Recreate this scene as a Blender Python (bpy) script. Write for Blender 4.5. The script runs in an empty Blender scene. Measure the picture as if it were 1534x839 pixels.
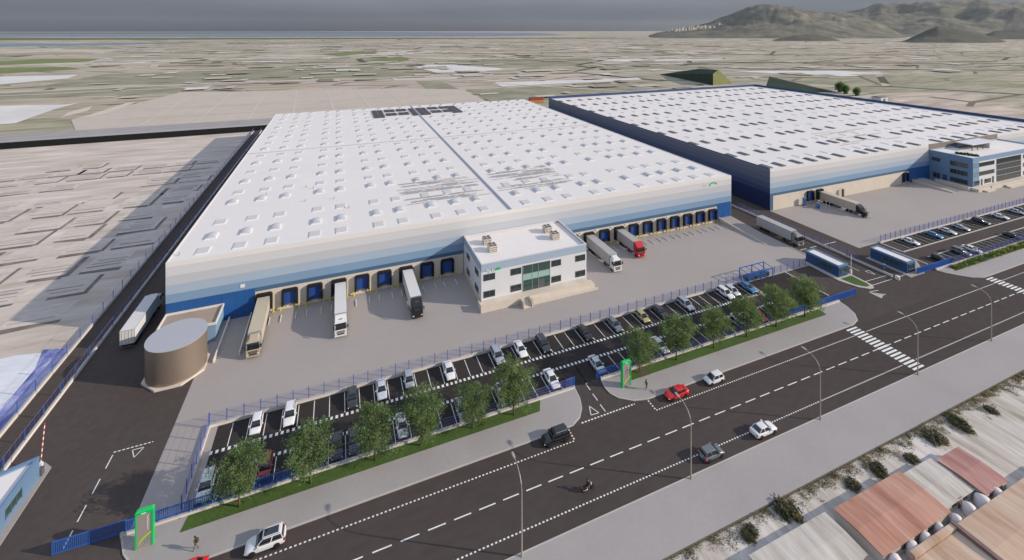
import bpy, math, random
from mathutils import Vector, Matrix, noise as mnoise
R = math.radians
rng = random.Random(7)
scene = bpy.context.scene
C = scene.collection

# ------------------------------------------------------------------ camera
# X runs along the road, Y away from the viewer, Z up, metres; the drone hangs at (0,0,66)
cam_d = bpy.data.cameras.new("camera")
cam = bpy.data.objects.new("camera", cam_d); C.objects.link(cam)
cam.location = (0, 0, 66)
cam.rotation_euler = (R(90), 0, R(-21.21))
cam_d.sensor_fit = 'HORIZONTAL'; cam_d.sensor_width = 36.0
cam_d.lens = 15.783
cam_d.shift_y = -0.2438
cam_d.clip_start = 0.5; cam_d.clip_end = 80000
scene.camera = cam

# ------------------------------------------------------------------ sky, sun, exposure
SUN_DIR = Vector((-2.25, 1.2, -1.0)).normalized()      # the way the light travels
SUN_EL = math.asin(-SUN_DIR.z)
SUN_AZ = math.atan2(-SUN_DIR.x, -SUN_DIR.y)             # clockwise from +Y
world = bpy.data.worlds.new("World"); scene.world = world
world.use_nodes = True
wt = world.node_tree; wt.nodes.clear()
wo = wt.nodes.new('ShaderNodeOutputWorld'); bg = wt.nodes.new('ShaderNodeBackground')
sky = wt.nodes.new('ShaderNodeTexSky'); sky.sky_type = 'NISHITA'; sky.sun_disc = False
sky.sun_elevation = SUN_EL; sky.sun_rotation = SUN_AZ; sky.altitude = 60
sky.air_density = 1.0; sky.dust_density = 0.6; sky.ozone_density = 1.5
bg.inputs['Strength'].default_value = 0.15
# a bank of grey storm cloud low all round the horizon, clearer air above it
tc = wt.nodes.new('ShaderNodeTexCoord'); sep = wt.nodes.new('ShaderNodeSeparateXYZ')
wt.links.new(tc.outputs['Generated'], sep.inputs[0])
cl = wt.nodes.new('ShaderNodeValToRGB')
cl.color_ramp.elements[0].position = 0.0; cl.color_ramp.elements[0].color = (0.26, 0.30, 0.40, 1)
cl.color_ramp.elements[1].position = 0.30; cl.color_ramp.elements[1].color = (2.2, 2.4, 2.7, 1)
e = cl.color_ramp.elements.new(0.022); e.color = (0.56, 0.63, 0.79, 1)
e = cl.color_ramp.elements.new(0.07); e.color = (1.42, 1.56, 1.84, 1)
wn = wt.nodes.new('ShaderNodeTexNoise'); wn.inputs['Scale'].default_value = 3.0; wn.inputs['Detail'].default_value = 5
wmap = wt.nodes.new('ShaderNodeMapping'); wmap.inputs['Scale'].default_value = (1, 1, 9)
wt.links.new(tc.outputs['Generated'], wmap.inputs[0]); wt.links.new(wmap.outputs[0], wn.inputs['Vector'])
wmul = wt.nodes.new('ShaderNodeMapRange'); wmul.inputs['From Min'].default_value = 0.3; wmul.inputs['From Max'].default_value = 0.7
wmul.inputs['To Min'].default_value = 0.9; wmul.inputs['To Max'].default_value = 1.12
wt.links.new(wn.outputs['Fac'], wmul.inputs['Value'])
wsc = wt.nodes.new('ShaderNodeVectorMath'); wsc.operation = 'SCALE'
wt.links.new(cl.outputs['Color'], wsc.inputs[0]); wt.links.new(wmul.outputs[0], wsc.inputs['Scale'])
wt.links.new(sep.outputs['Z'], cl.inputs['Fac'])
band = wt.nodes.new('ShaderNodeMapRange'); band.interpolation_type = 'SMOOTHSTEP'
band.inputs['From Min'].default_value = 0.10; band.inputs['From Max'].default_value = 0.45
wt.links.new(sep.outputs['Z'], band.inputs['Value'])
wmix = wt.nodes.new('ShaderNodeMixRGB')
cn = wt.nodes.new('ShaderNodeTexNoise'); cn.inputs['Scale'].default_value = 2.2; cn.inputs['Detail'].default_value = 6
wt.links.new(tc.outputs['Generated'], cn.inputs['Vector'])
cr_ = wt.nodes.new('ShaderNodeMapRange'); cr_.interpolation_type = 'SMOOTHSTEP'; cr_.inputs['From Min'].default_value = 0.34; cr_.inputs['From Max'].default_value = 0.56; cr_.inputs['To Min'].default_value = 0.25; cr_.inputs['To Max'].default_value = 0.95
wt.links.new(cn.outputs['Fac'], cr_.inputs['Value'])
cmix = wt.nodes.new('ShaderNodeMixRGB'); cmix.inputs[2].default_value = (3.55, 4.1, 5.3, 1)       # bright broken cloud added overhead, out of view, to fill the shadows
wt.links.new(cr_.outputs[0], cmix.inputs['Fac']); wt.links.new(sky.outputs['Color'], cmix.inputs[1])
wt.links.new(band.outputs[0], wmix.inputs['Fac']); wt.links.new(wsc.outputs[0], wmix.inputs[1]); wt.links.new(cmix.outputs[0], wmix.inputs[2])
wt.links.new(wmix.outputs[0], bg.inputs['Color']); wt.links.new(bg.outputs[0], wo.inputs['Surface'])

sun_d = bpy.data.lights.new("sun", 'SUN'); sun_d.energy = 4.7; sun_d.angle = R(0.5); sun_d.color = (1.0, 0.885, 0.75)
sun = bpy.data.objects.new("sun", sun_d); C.objects.link(sun)
sun.rotation_euler = SUN_DIR.to_track_quat('-Z', 'Y').to_euler(); sun.location = (200, -100, 200)

scene.view_settings.view_transform = 'Standard'; scene.view_settings.look = 'None'
scene.view_settings.exposure = 0.0; scene.view_settings.gamma = 1.0; scene.view_settings.use_curve_mapping = False

# ------------------------------------------------------------------ materials
def srgb(r, g, b):
    f = lambda c: (c/255/12.92) if c/255 <= .04045 else ((c/255+.055)/1.055)**2.4
    return (f(r), f(g), f(b))

def mat(name, col, rough=0.7, metal=0.0, var=0.0, scale=1.0, spec=0.3, coat=0.0, grain=0.0, gscale=8.0, stretch=(1,1,1), trans=0.0, tint=None):
    """Principled material; var = large soft patches, grain = fine speckle, both multiply the base colour."""
    m = bpy.data.materials.new(name); m.use_nodes = True
    nt = m.node_tree; p = nt.nodes['Principled BSDF']
    p.inputs['Roughness'].default_value = rough; p.inputs['Metallic'].default_value = metal
    p.inputs['Specular IOR Level'].default_value = spec; p.inputs['Coat Weight'].default_value = coat
    p.inputs['Base Color'].default_value = (*col, 1)
    if var or grain:
        g = nt.nodes.new('ShaderNodeNewGeometry')
        mp = nt.nodes.new('ShaderNodeMapping'); mp.inputs['Scale'].default_value = stretch
        nt.links.new(g.outputs['Position'], mp.inputs[0])
        last = None
        for amt, sc, det in ((var, scale, 4), (grain, gscale, 2)):
            if not amt: continue
            n = nt.nodes.new('ShaderNodeTexNoise'); n.inputs['Scale'].default_value = sc; n.inputs['Detail'].default_value = det
            nt.links.new(mp.outputs[0], n.inputs['Vector'])
            mr = nt.nodes.new('ShaderNodeMapRange'); mr.inputs['From Min'].default_value = 0.25; mr.inputs['From Max'].default_value = 0.75
            mr.inputs['To Min'].default_value = 1-amt; mr.inputs['To Max'].default_value = 1+amt
            nt.links.new(n.outputs['Fac'], mr.inputs['Value'])
            sc_ = nt.nodes.new('ShaderNodeVectorMath'); sc_.operation = 'SCALE'
            if last is None: sc_.inputs[0].default_value = col
            else: nt.links.new(last, sc_.inputs[0])
            nt.links.new(mr.outputs[0], sc_.inputs['Scale']); last = sc_.outputs[0]
        nt.links.new(last, p.inputs['Base Color'])
    return m

M = {}
M['asphalt'] = mat('asphalt', (.082, .067, .061), .9, var=.10, scale=.05, grain=.10, gscale=.9, spec=.06)
M['road'] = mat('road_asphalt', (.076, .061, .056), .9, var=.10, scale=.06, grain=.09, gscale=1.1, spec=.06, stretch=(.35, 1, 1))
M['lot'] = mat('lot_asphalt', (.044, .038, .036), .9, var=.18, scale=.12, grain=.10, gscale=1.2, spec=.06)
M['yard'] = mat('yard_concrete', (.355, .320, .300), .85, var=.045, scale=.05, grain=.02, gscale=.8, spec=.2)
M['walk'] = mat('pavement', (.350, .325, .312), .85, var=.05, scale=.12, grain=.03, gscale=2, spec=.2)
M['kerb'] = mat('kerb_stone', (.46, .43, .40), .8, var=.05, scale=.5)
M['paint'] = mat('road_paint', (.74, .73, .70), .7, var=.10, scale=1.2)
M['lotwall'] = mat('white_render', (.66, .62, .57), .8, var=.05, scale=.3)
M['roofA'] = mat('roof_membrane', (.735, .695, .665), .7, var=.025, scale=.03, grain=.012, gscale=.5)
M['roofB'] = mat('roof_sheet', (.735, .695, .665), .7, var=.03, scale=.03, grain=.012, gscale=.4)
M['b0'] = mat('cladding_cream', (.72, .695, .665), .5)
M['b1'] = mat('cladding_white', (.60, .60, .61), .5)
M['b2'] = mat('cladding_pale_grey', (.485, .505, .54), .5)
M['b3'] = mat('cladding_pale_blue', (.36, .44, .54), .5)
M['b4'] = mat('cladding_blue', (.20, .31, .45), .5)
M['b5'] = mat('cladding_deep_blue', (.062, .13, .22), .5)
M['panel'] = mat('blue_panel', (.02, .095, .29), .4, var=.06, scale=.6)
M['conc'] = mat('precast_concrete', (.60, .53, .45), .85, var=.05, scale=.4, grain=.03, gscale=3)
M['black'] = mat('black_rubber', (.012, .012, .013), .8)
M['door'] = mat('dock_door_blue', (.022, .07, .27), .35)
M['yellow'] = mat('yellow_paint', (.62, .52, .04), .5)
M['white'] = mat('white_metal', (.72, .72, .72), .4)
M['offwhite'] = mat('offwhite_panel', (.66, .67, .69), .5, var=.02, scale=.3)
M['glass'] = mat('dark_glass', (.018, .032, .034), .06, spec=.9)
M['gglass'] = mat('green_glass', (.030, .072, .060), .05, spec=.9)
M['spandrel'] = mat('green_spandrel', (.30, .48, .43), .25, spec=.5)
M['frame'] = mat('grey_frame', (.10, .11, .12), .5)
M['alu'] = mat('aluminium', (.55, .56, .58), .35, metal=.6)
M['steel'] = mat('galvanised_steel', (.42, .39, .31), .5, metal=.3)
M['blue'] = mat('blue_painted_steel', (.030, .105, .38), .45)
M['wire'] = mat('blue_mesh_wire', (.20, .20, .44), .5)
M['kioskblue'] = mat('kiosk_blue', (.13, .22, .35), .45, var=.03, scale=.8)
M['navy'] = mat('navy_cladding', (.025, .065, .17), .5)
M['seam'] = mat('blue_grey_flashing', (.29, .315, .39), .6)
M['tanseam'] = mat('tan_flashing', (.42, .36, .30), .7)
M['dome'] = mat('skylight_dome', (.50, .515, .54), .35, spec=.4)
M['flatsky'] = mat('flat_skylight', (.60, .57, .54), .35, spec=.4)
M['darksky'] = mat('dark_skylight', (.135, .125, .122), .3, spec=.5)
M['solar'] = mat('solar_cell', (.060, .048, .046), .45, spec=.3, var=.2, scale=.4)
M['rack'] = mat('bare_rack_steel', (.36, .345, .34), .5, metal=.3)
M['tank'] = mat('tank_steel', (.31, .25, .205), .42, metal=.55)
M['tanktop'] = mat('tank_lid', (.46, .46, .49), .5, metal=.3)
M['brownroof'] = mat('brown_roof', (.36, .285, .23), .85, var=.08, scale=.6)
M['green'] = mat('sign_green', (.01, .47, .11), .4)
M['lime'] = mat('sign_lime', (.46, .55, .03), .4)
M['teal'] = mat('sign_teal', (.10, .33, .33), .4)
M['signgrey'] = mat('sign_grey', (.30, .265, .25), .6)
M['grass'] = mat('lawn_grass', (.060, .105, .020), .9, var=.18, scale=.8, grain=.35, gscale=5)
M['bark'] = mat('bark', (.13, .10, .075), .9, var=.25, scale=3)
M['soil'] = mat('planting_soil', (.10, .085, .045), .95, var=.3, scale=1.5)
M['tyre'] = mat('tyre_rubber', (.015, .015, .016), .85)
M['rim'] = mat('alloy_rim', (.45, .45, .46), .3, metal=.8)
M['carglass'] = mat('car_glass', (.010, .013, .016), .05, spec=.9)
M['plastic'] = mat('black_plastic', (.02, .02, .022), .6)
M['lampglass'] = mat('headlight_glass', (.62, .64, .66), .1, spec=.8)
M['redlens'] = mat('tail_light_red', (.42, .015, .012), .2, spec=.6)
M['redpaint'] = mat('barrier_red', (.55, .04, .03), .5)
M['skin'] = mat('skin', (.42, .26, .18), .6)
M['hair'] = mat('dark_hair', (.02, .015, .012), .8)
M['brown'] = mat('brown_cloth', (.085, .055, .035), .9)
M['grey'] = mat('grey_cloth', (.11, .12, .135), .9)
M['darkcloth'] = mat('dark_cloth', (.025, .03, .025), .9)
M['olive'] = mat('olive_bank', (.19, .20, .085), .95, var=.12, scale=.12, grain=.12, gscale=.8)
M['darkgreen'] = mat('dark_green_cladding', (.030, .050, .030), .85, var=.15, scale=.1)
M['taupe'] = mat('taupe_sheet', (.20, .17, .14), .85, var=.1, scale=.2)
M['blackwall'] = mat('black_cladding', (.006, .007, .008), .7)
M['deck'] = mat('grey_deck', (.36, .335, .325), .85, var=.08, scale=.1)
M['deckline'] = mat('grey_line', (.15, .14, .145), .8)
M['plot'] = mat('pale_plot', (.55, .485, .425), .95, var=.12, scale=.06, grain=.12, gscale=.5, stretch=(1, 3, 1))
M['plotdark'] = mat('dark_ditch', (.19, .155, .14), .95, var=.45, scale=.18, grain=.2, gscale=.7)
M['furrow'] = mat('furrow_soil', (.30, .26, .235), .95, var=.25, scale=.15)
M['sheet'] = mat('white_plastic_sheet', (.66, .67, .71), .6, var=.10, scale=.25, grain=.08, gscale=1.2, stretch=(.3, 1, 1))
M['bluesheet'] = None
M['whitefield'] = mat('greenhouse_plastic', (.64, .61, .58), .7, var=.10, scale=.02, grain=.06, gscale=.1)
M['cream'] = mat('cream_soil', (.56, .49, .41), .9, var=.08, scale=.03, grain=.06, gscale=.2)
M['lane'] = mat('pale_lane', (.50, .44, .38), .9, var=.08, scale=.02)
M['joint'] = mat('pale_joint', (.555, .49, .415), .9)
M['crop'] = mat('bright_crop', (.165, .195, .065), .9, var=.12, scale=.01, grain=.08, gscale=.06)
M['dkcrop'] = mat('dull_crop', (.265, .25, .175), .9, var=.3, scale=.03, grain=.1, gscale=.2)
M['hedge'] = mat('hedgerow', (.12, .11, .08), .95)
M['farmland'] = mat('tan_field', (.50, .435, .365), .9, var=.05, scale=.02, grain=.05, gscale=.12)
M['seateal'] = mat('sea_shallow', (.085, .20, .26), .35, spec=.5)
M['sea'] = mat('sea', (.115, .125, .185), .35, spec=.5)
M['marsh'] = mat('marsh_green', (.105, .135, .055), .9, var=.08, scale=.003)
M['terracotta'] = mat('terracotta_tiles', (.42, .205, .145), .9, var=.16, scale=.35, grain=.14, gscale=2.2, stretch=(2.5, .5, 1))
M['pinkroof'] = mat('faded_red_roof', (.40, .215, .185), .9, var=.15, scale=.35, grain=.12, gscale=2.2, stretch=(2.5, .5, 1))
M['tanroof'] = mat('weathered_tan_roof', (.47, .33, .23), .9, var=.14, scale=.3, grain=.14, gscale=2.0, stretch=(2.5, .5, 1))
M['paleroof'] = mat('pale_roof', (.47, .43, .38), .9, var=.12, scale=.3, grain=.10, gscale=2.0, stretch=(2.5, .5, 1))
M['housewall'] = mat('house_wall', (.50, .46, .41), .9, var=.10, scale=.6)
M['parapet'] = mat('brown_parapet', (.20, .135, .115), .9, var=.15, scale=.6)
M['tankwhite'] = mat('white_tank_plastic', (.66, .61, .60), .8)
M['orange'] = mat('orange_container', (.50, .20, .06), .6)
M['rust'] = mat('dark_red_container', (.24, .07, .05), .6)
def leafmat(name, col):
    m = bpy.data.materials.new(name); m.use_nodes = True; nt = m.node_tree
    p = nt.nodes['Principled BSDF']; p.inputs['Base Color'].default_value = (*col, 1); p.inputs['Roughness'].default_value = .6
    p.inputs['Specular IOR Level'].default_value = .25
    t = nt.nodes.new('ShaderNodeBsdfTranslucent'); t.inputs['Color'].default_value = (col[0]*1.6, col[1]*1.5, col[2]*.8, 1)
    mx = nt.nodes.new('ShaderNodeMixShader'); mx.inputs[0].default_value = .4
    nt.links.new(p.outputs[0], mx.inputs[1]); nt.links.new(t.outputs[0], mx.inputs[2])
    nt.links.new(mx.outputs[0], nt.nodes['Material Output'].inputs['Surface'])
    return m
LEAF = [leafmat('leaf_mid', (.135, .205, .085)), leafmat('leaf_light', (.19, .26, .115)), leafmat('leaf_dark', (.085, .140, .062))]
SHRUB = [leafmat('shrub_mid', (.10, .105, .065)), leafmat('shrub_dry', (.19, .155, .11)), leafmat('shrub_dark', (.075, .08, .05))]
SHRUB_SOFT = [leafmat('weed_green', (.13, .13, .085)), leafmat('weed_dry', (.28, .235, .17)), leafmat('weed_dark', (.09, .085, .06))]
BED = [leafmat('bed_green', (.060, .135, .025)), leafmat('bed_lime', (.20, .25, .035)), leafmat('bed_dark', (.03, .085, .03)), leafmat('bed_yellow', (.42, .36, .06)), leafmat('bed_bluish', (.08, .17, .12))]
PAINT = {}
def paint(name, col, metal=.0, rough=.28):
    if name not in PAINT: PAINT[name] = mat('car_paint_'+name, col, rough, metal=metal, spec=.5, coat=.6)
    return PAINT[name]
paint('white', (.72, .72, .72)); paint('silver', (.40, .43, .47), .35); paint('grey', (.16, .18, .19), .3); paint('black', (.012, .012, .014))
paint('red', (.62, .012, .012)); paint('beige', (.42, .36, .19), .2); paint('blue', (.05, .20, .42), .2); paint('pearl', (.56, .60, .64), .25)
paint('charcoal', (.035, .037, .04), .2); paint('darkred', (.30, .010, .015))

# terrain: a quilt of dry fields, two sizes of cell, hedge lines between them
def terrain_mat():
    m = bpy.data.materials.new('plain_of_fields'); m.use_nodes = True; nt = m.node_tree; p = nt.nodes['Principled BSDF']
    p.inputs['Roughness'].default_value = .95; p.inputs['Specular IOR Level'].default_value = .1
    N = nt.nodes.new; L = nt.links.new
    g = N('ShaderNodeNewGeometry')
    def mapping(sx, sy, rot):
        mp = N('ShaderNodeMapping'); mp.inputs['Scale'].default_value = (sx, sy, 1); mp.inputs['Rotation'].default_value = (0, 0, rot)
        L(g.outputs['Position'], mp.inputs[0]); return mp
    def noise(vec, sc, det=4):
        n = N('ShaderNodeTexNoise'); n.inputs['Scale'].default_value = sc; n.inputs['Detail'].default_value = det; L(vec, n.inputs['Vector']); return n
    def cells(mp, wob):
        nz = noise(mp.outputs[0], 1.3, 2)
        ad = N('ShaderNodeVectorMath'); ad.operation = 'MULTIPLY_ADD'; ad.inputs[1].default_value = (wob, wob, 0)
        L(nz.outputs['Color'], ad.inputs[0]); L(mp.outputs[0], ad.inputs[2])
        v = N('ShaderNodeTexVoronoi'); v.distance = 'CHEBYCHEV'; v.inputs['Scale'].default_value = 1; L(ad.outputs[0], v.inputs['Vector'])
        s = N('ShaderNodeSeparateXYZ'); L(v.outputs['Color'], s.inputs[0]); return v, s
    def ramp(stops, fac):
        r = N('ShaderNodeValToRGB'); r.color_ramp.interpolation = 'CONSTANT'
        while len(r.color_ramp.elements) > 1: r.color_ramp.elements.remove(r.color_ramp.elements[-1])
        r.color_ramp.elements[0].position = stops[0][0]; r.color_ramp.elements[0].color = (*stops[0][1], 1)
        for po, co in stops[1:]:
            q = r.color_ramp.elements.new(po); q.color = (*co, 1)
        L(fac, r.inputs['Fac']); return r
    pal = [(0, (.40, .345, .265)), (.16, (.30, .285, .20)), (.26, (.37, .335, .25)), (.42, (.45, .375, .305)), (.54, (.25, .245, .165)), (.60, (.38, .345, .265)), (.76, (.50, .43, .36)), (.86, (.29, .275, .19)), (.94, (.60, .54, .48))]
    v1, s1 = cells(mapping(1/260, 1/150, .35), .5)
    v2, s2 = cells(mapping(1/62, 1/38, .15), .5)
    r1 = ramp(pal, s1.outputs[0]); r2 = ramp(pal, s2.outputs[1])
    mx = N('ShaderNodeMixRGB'); L(r1.outputs[0], mx.inputs[1]); L(r2.outputs[0], mx.inputs[2])
    nb = noise(mapping(1/700, 1/500, 0).outputs[0], 1, 3)
    fr = N('ShaderNodeMapRange'); fr.inputs['From Min'].default_value = .4; fr.inputs['From Max'].default_value = .6; fr.inputs['To Min'].default_value = .25; fr.inputs['To Max'].default_value = .8
    L(nb.outputs['Fac'], fr.inputs['Value']); L(fr.outputs[0], mx.inputs['Fac'])
    # streaky soil
    ns = noise(mapping(1/42, 1/9, .05).outputs[0], 1, 6)
    mr = N('ShaderNodeMapRange'); mr.inputs['From Min'].default_value = .25; mr.inputs['From Max'].default_value = .75; mr.inputs['To Min'].default_value = .66; mr.inputs['To Max'].default_value = 1.34
    L(ns.outputs['Fac'], mr.inputs['Value'])
    sc = N('ShaderNodeVectorMath'); sc.operation = 'SCALE'; L(mx.outputs[0], sc.inputs[0]); L(mr.outputs[0], sc.inputs['Scale'])
    # hedge / track lines along some cell borders
    ve = N('ShaderNodeTexVoronoi'); ve.feature = 'DISTANCE_TO_EDGE'; ve.inputs['Scale'].default_value = 1
    L(mapping(1/420, 1/210, .25).outputs[0], ve.inputs['Vector'])
    lt = N('ShaderNodeMath'); lt.operation = 'LESS_THAN'; lt.inputs[1].default_value = .014; L(ve.outputs['Distance'], lt.inputs[0])
    nh = noise(mapping(1/300, 1/300, 0).outputs[0], 1, 1)
    gt = N('ShaderNodeMath'); gt.operation = 'GREATER_THAN'; gt.inputs[1].default_value = .52; L(nh.outputs['Fac'], gt.inputs[0])
    hc = N('ShaderNodeMixRGB'); hc.inputs[1].default_value = (.48, .42, .36, 1); hc.inputs[2].default_value = (.10, .10, .07, 1); L(gt.outputs[0], hc.inputs['Fac'])
    vf = N('ShaderNodeTexVoronoi'); vf.feature = 'DISTANCE_TO_EDGE'; vf.inputs['Scale'].default_value = 1
    L(mapping(1/170, 1/70, .1).outputs[0], vf.inputs['Vector'])
    lf_ = N('ShaderNodeMath'); lf_.operation = 'LESS_THAN'; lf_.inputs[1].default_value = .022; L(vf.outputs['Distance'], lf_.inputs[0])
    nf = noise(mapping(1/120, 1/90, 0).outputs[0], 1, 2)
    gf = N('ShaderNodeMath'); gf.operation = 'GREATER_THAN'; gf.inputs[1].default_value = .50; L(nf.outputs['Fac'], gf.inputs[0])
    lg = N('ShaderNodeMath'); lg.operation = 'MULTIPLY'; L(lf_.outputs[0], lg.inputs[0]); L(gf.outputs[0], lg.inputs[1])
    f2 = N('ShaderNodeMixRGB'); L(lg.outputs[0], f2.inputs['Fac']); L(sc.outputs[0], f2.inputs[1]); f2.inputs[2].default_value = (.17, .15, .115, 1); sc = f2
    fm = N('ShaderNodeMixRGB'); L(lt.outputs[0], fm.inputs['Fac']); L(sc.outputs[0], fm.inputs[1]); L(hc.outputs[0], fm.inputs[2])
    L(fm.outputs[0], p.inputs['Base Color'])
    return m
M['plain'] = terrain_mat()

def blotch_mat(name, cols, sc, stretch, rot=0.0, detail=6):
    m = bpy.data.materials.new(name); m.use_nodes = True; nt = m.node_tree; p = nt.nodes['Principled BSDF']
    p.inputs['Roughness'].default_value = .95; p.inputs['Specular IOR Level'].default_value = .1
    g = nt.nodes.new('ShaderNodeNewGeometry'); mp = nt.nodes.new('ShaderNodeMapping')
    mp.inputs['Scale'].default_value = stretch; mp.inputs['Rotation'].default_value = (0, 0, rot)
    nt.links.new(g.outputs['Position'], mp.inputs[0])
    n = nt.nodes.new('ShaderNodeTexNoise'); n.inputs['Scale'].default_value = sc; n.inputs['Detail'].default_value = detail; n.inputs['Roughness'].default_value = .6
    nt.links.new(mp.outputs[0], n.inputs['Vector'])
    r = nt.nodes.new('ShaderNodeValToRGB')
    while len(r.color_ramp.elements) > 1: r.color_ramp.elements.remove(r.color_ramp.elements[-1])
    for i, (po, co) in enumerate(cols):
        q = r.color_ramp.elements[0] if i == 0 else r.color_ramp.elements.new(po)
        q.position = po; q.color = (*co, 1)
    nt.links.new(n.outputs['Fac'], r.inputs['Fac']); nt.links.new(r.outputs[0], p.inputs['Base Color'])
    return m
M['rough'] = blotch_mat('rough_pale_ground', [(.26, (.20, .175, .13)), (.38, (.40, .35, .29)), (.52, (.55, .50, .45)), (.68, (.68, .64, .60))], .30, (1.5, .22, 1), .12)
M['terracotta'] = blotch_mat('terracotta_tiles', [(.28, (.28, .13, .095)), (.42, (.42, .215, .155)), (.56, (.50, .28, .21)), (.72, (.58, .42, .34))], .34, (1.8, .22, 1), .12)
M['pinkroof'] = blotch_mat('faded_red_roof', [(.30, (.30, .15, .13)), (.48, (.43, .235, .205)), (.70, (.54, .38, .34))], .4, (1.8, .22, 1), .12)
M['tanroof'] = blotch_mat('weathered_tan_roof', [(.28, (.34, .22, .15)), (.45, (.50, .35, .25)), (.60, (.57, .43, .33)), (.75, (.66, .55, .46))], .34, (1.8, .22, 1), .12)
M['paleroof'] = blotch_mat('pale_roof', [(.28, (.34, .30, .25)), (.48, (.52, .475, .42)), (.70, (.66, .62, .57))], .34, (1.8, .22, 1), .12)
M['weeds'] = blotch_mat('dry_weeds', [(.30, (.09, .09, .058)), (.45, (.18, .155, .11)), (.58, (.30, .26, .20)), (.72, (.46, .41, .35))], .8, (1.3, .35, 1), .12)
M['west'] = blotch_mat('dry_west_ground', [(.25, (.36, .29, .225)), (.42, (.49, .42, .36)), (.56, (.57, .50, .44)), (.70, (.70, .64, .58))], .06, (.6, 3.2, 1), .06)
M['bluesheet'] = blotch_mat('blue_plastic_sheet', [(.30, (.05, .055, .11)), (.42, (.15, .17, .40)), (.55, (.34, .36, .58)), (.68, (.60, .61, .68))], .32, (1.6, .5, 1), -.25)
M['hill'] = blotch_mat('scrub_hillside', [(.30, (.085, .092, .072)), (.46, (.125, .128, .10)), (.60, (.18, .165, .13)), (.76, (.32, .265, .21))], .006, (1, 1, 2.2), .3, 8)
M['darkhill'] = blotch_mat('dark_hillside', [(.30, (.065, .07, .06)), (.55, (.10, .10, .082)), (.78, (.18, .155, .12))], .012, (1, 1, 2), .3, 8)

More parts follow.
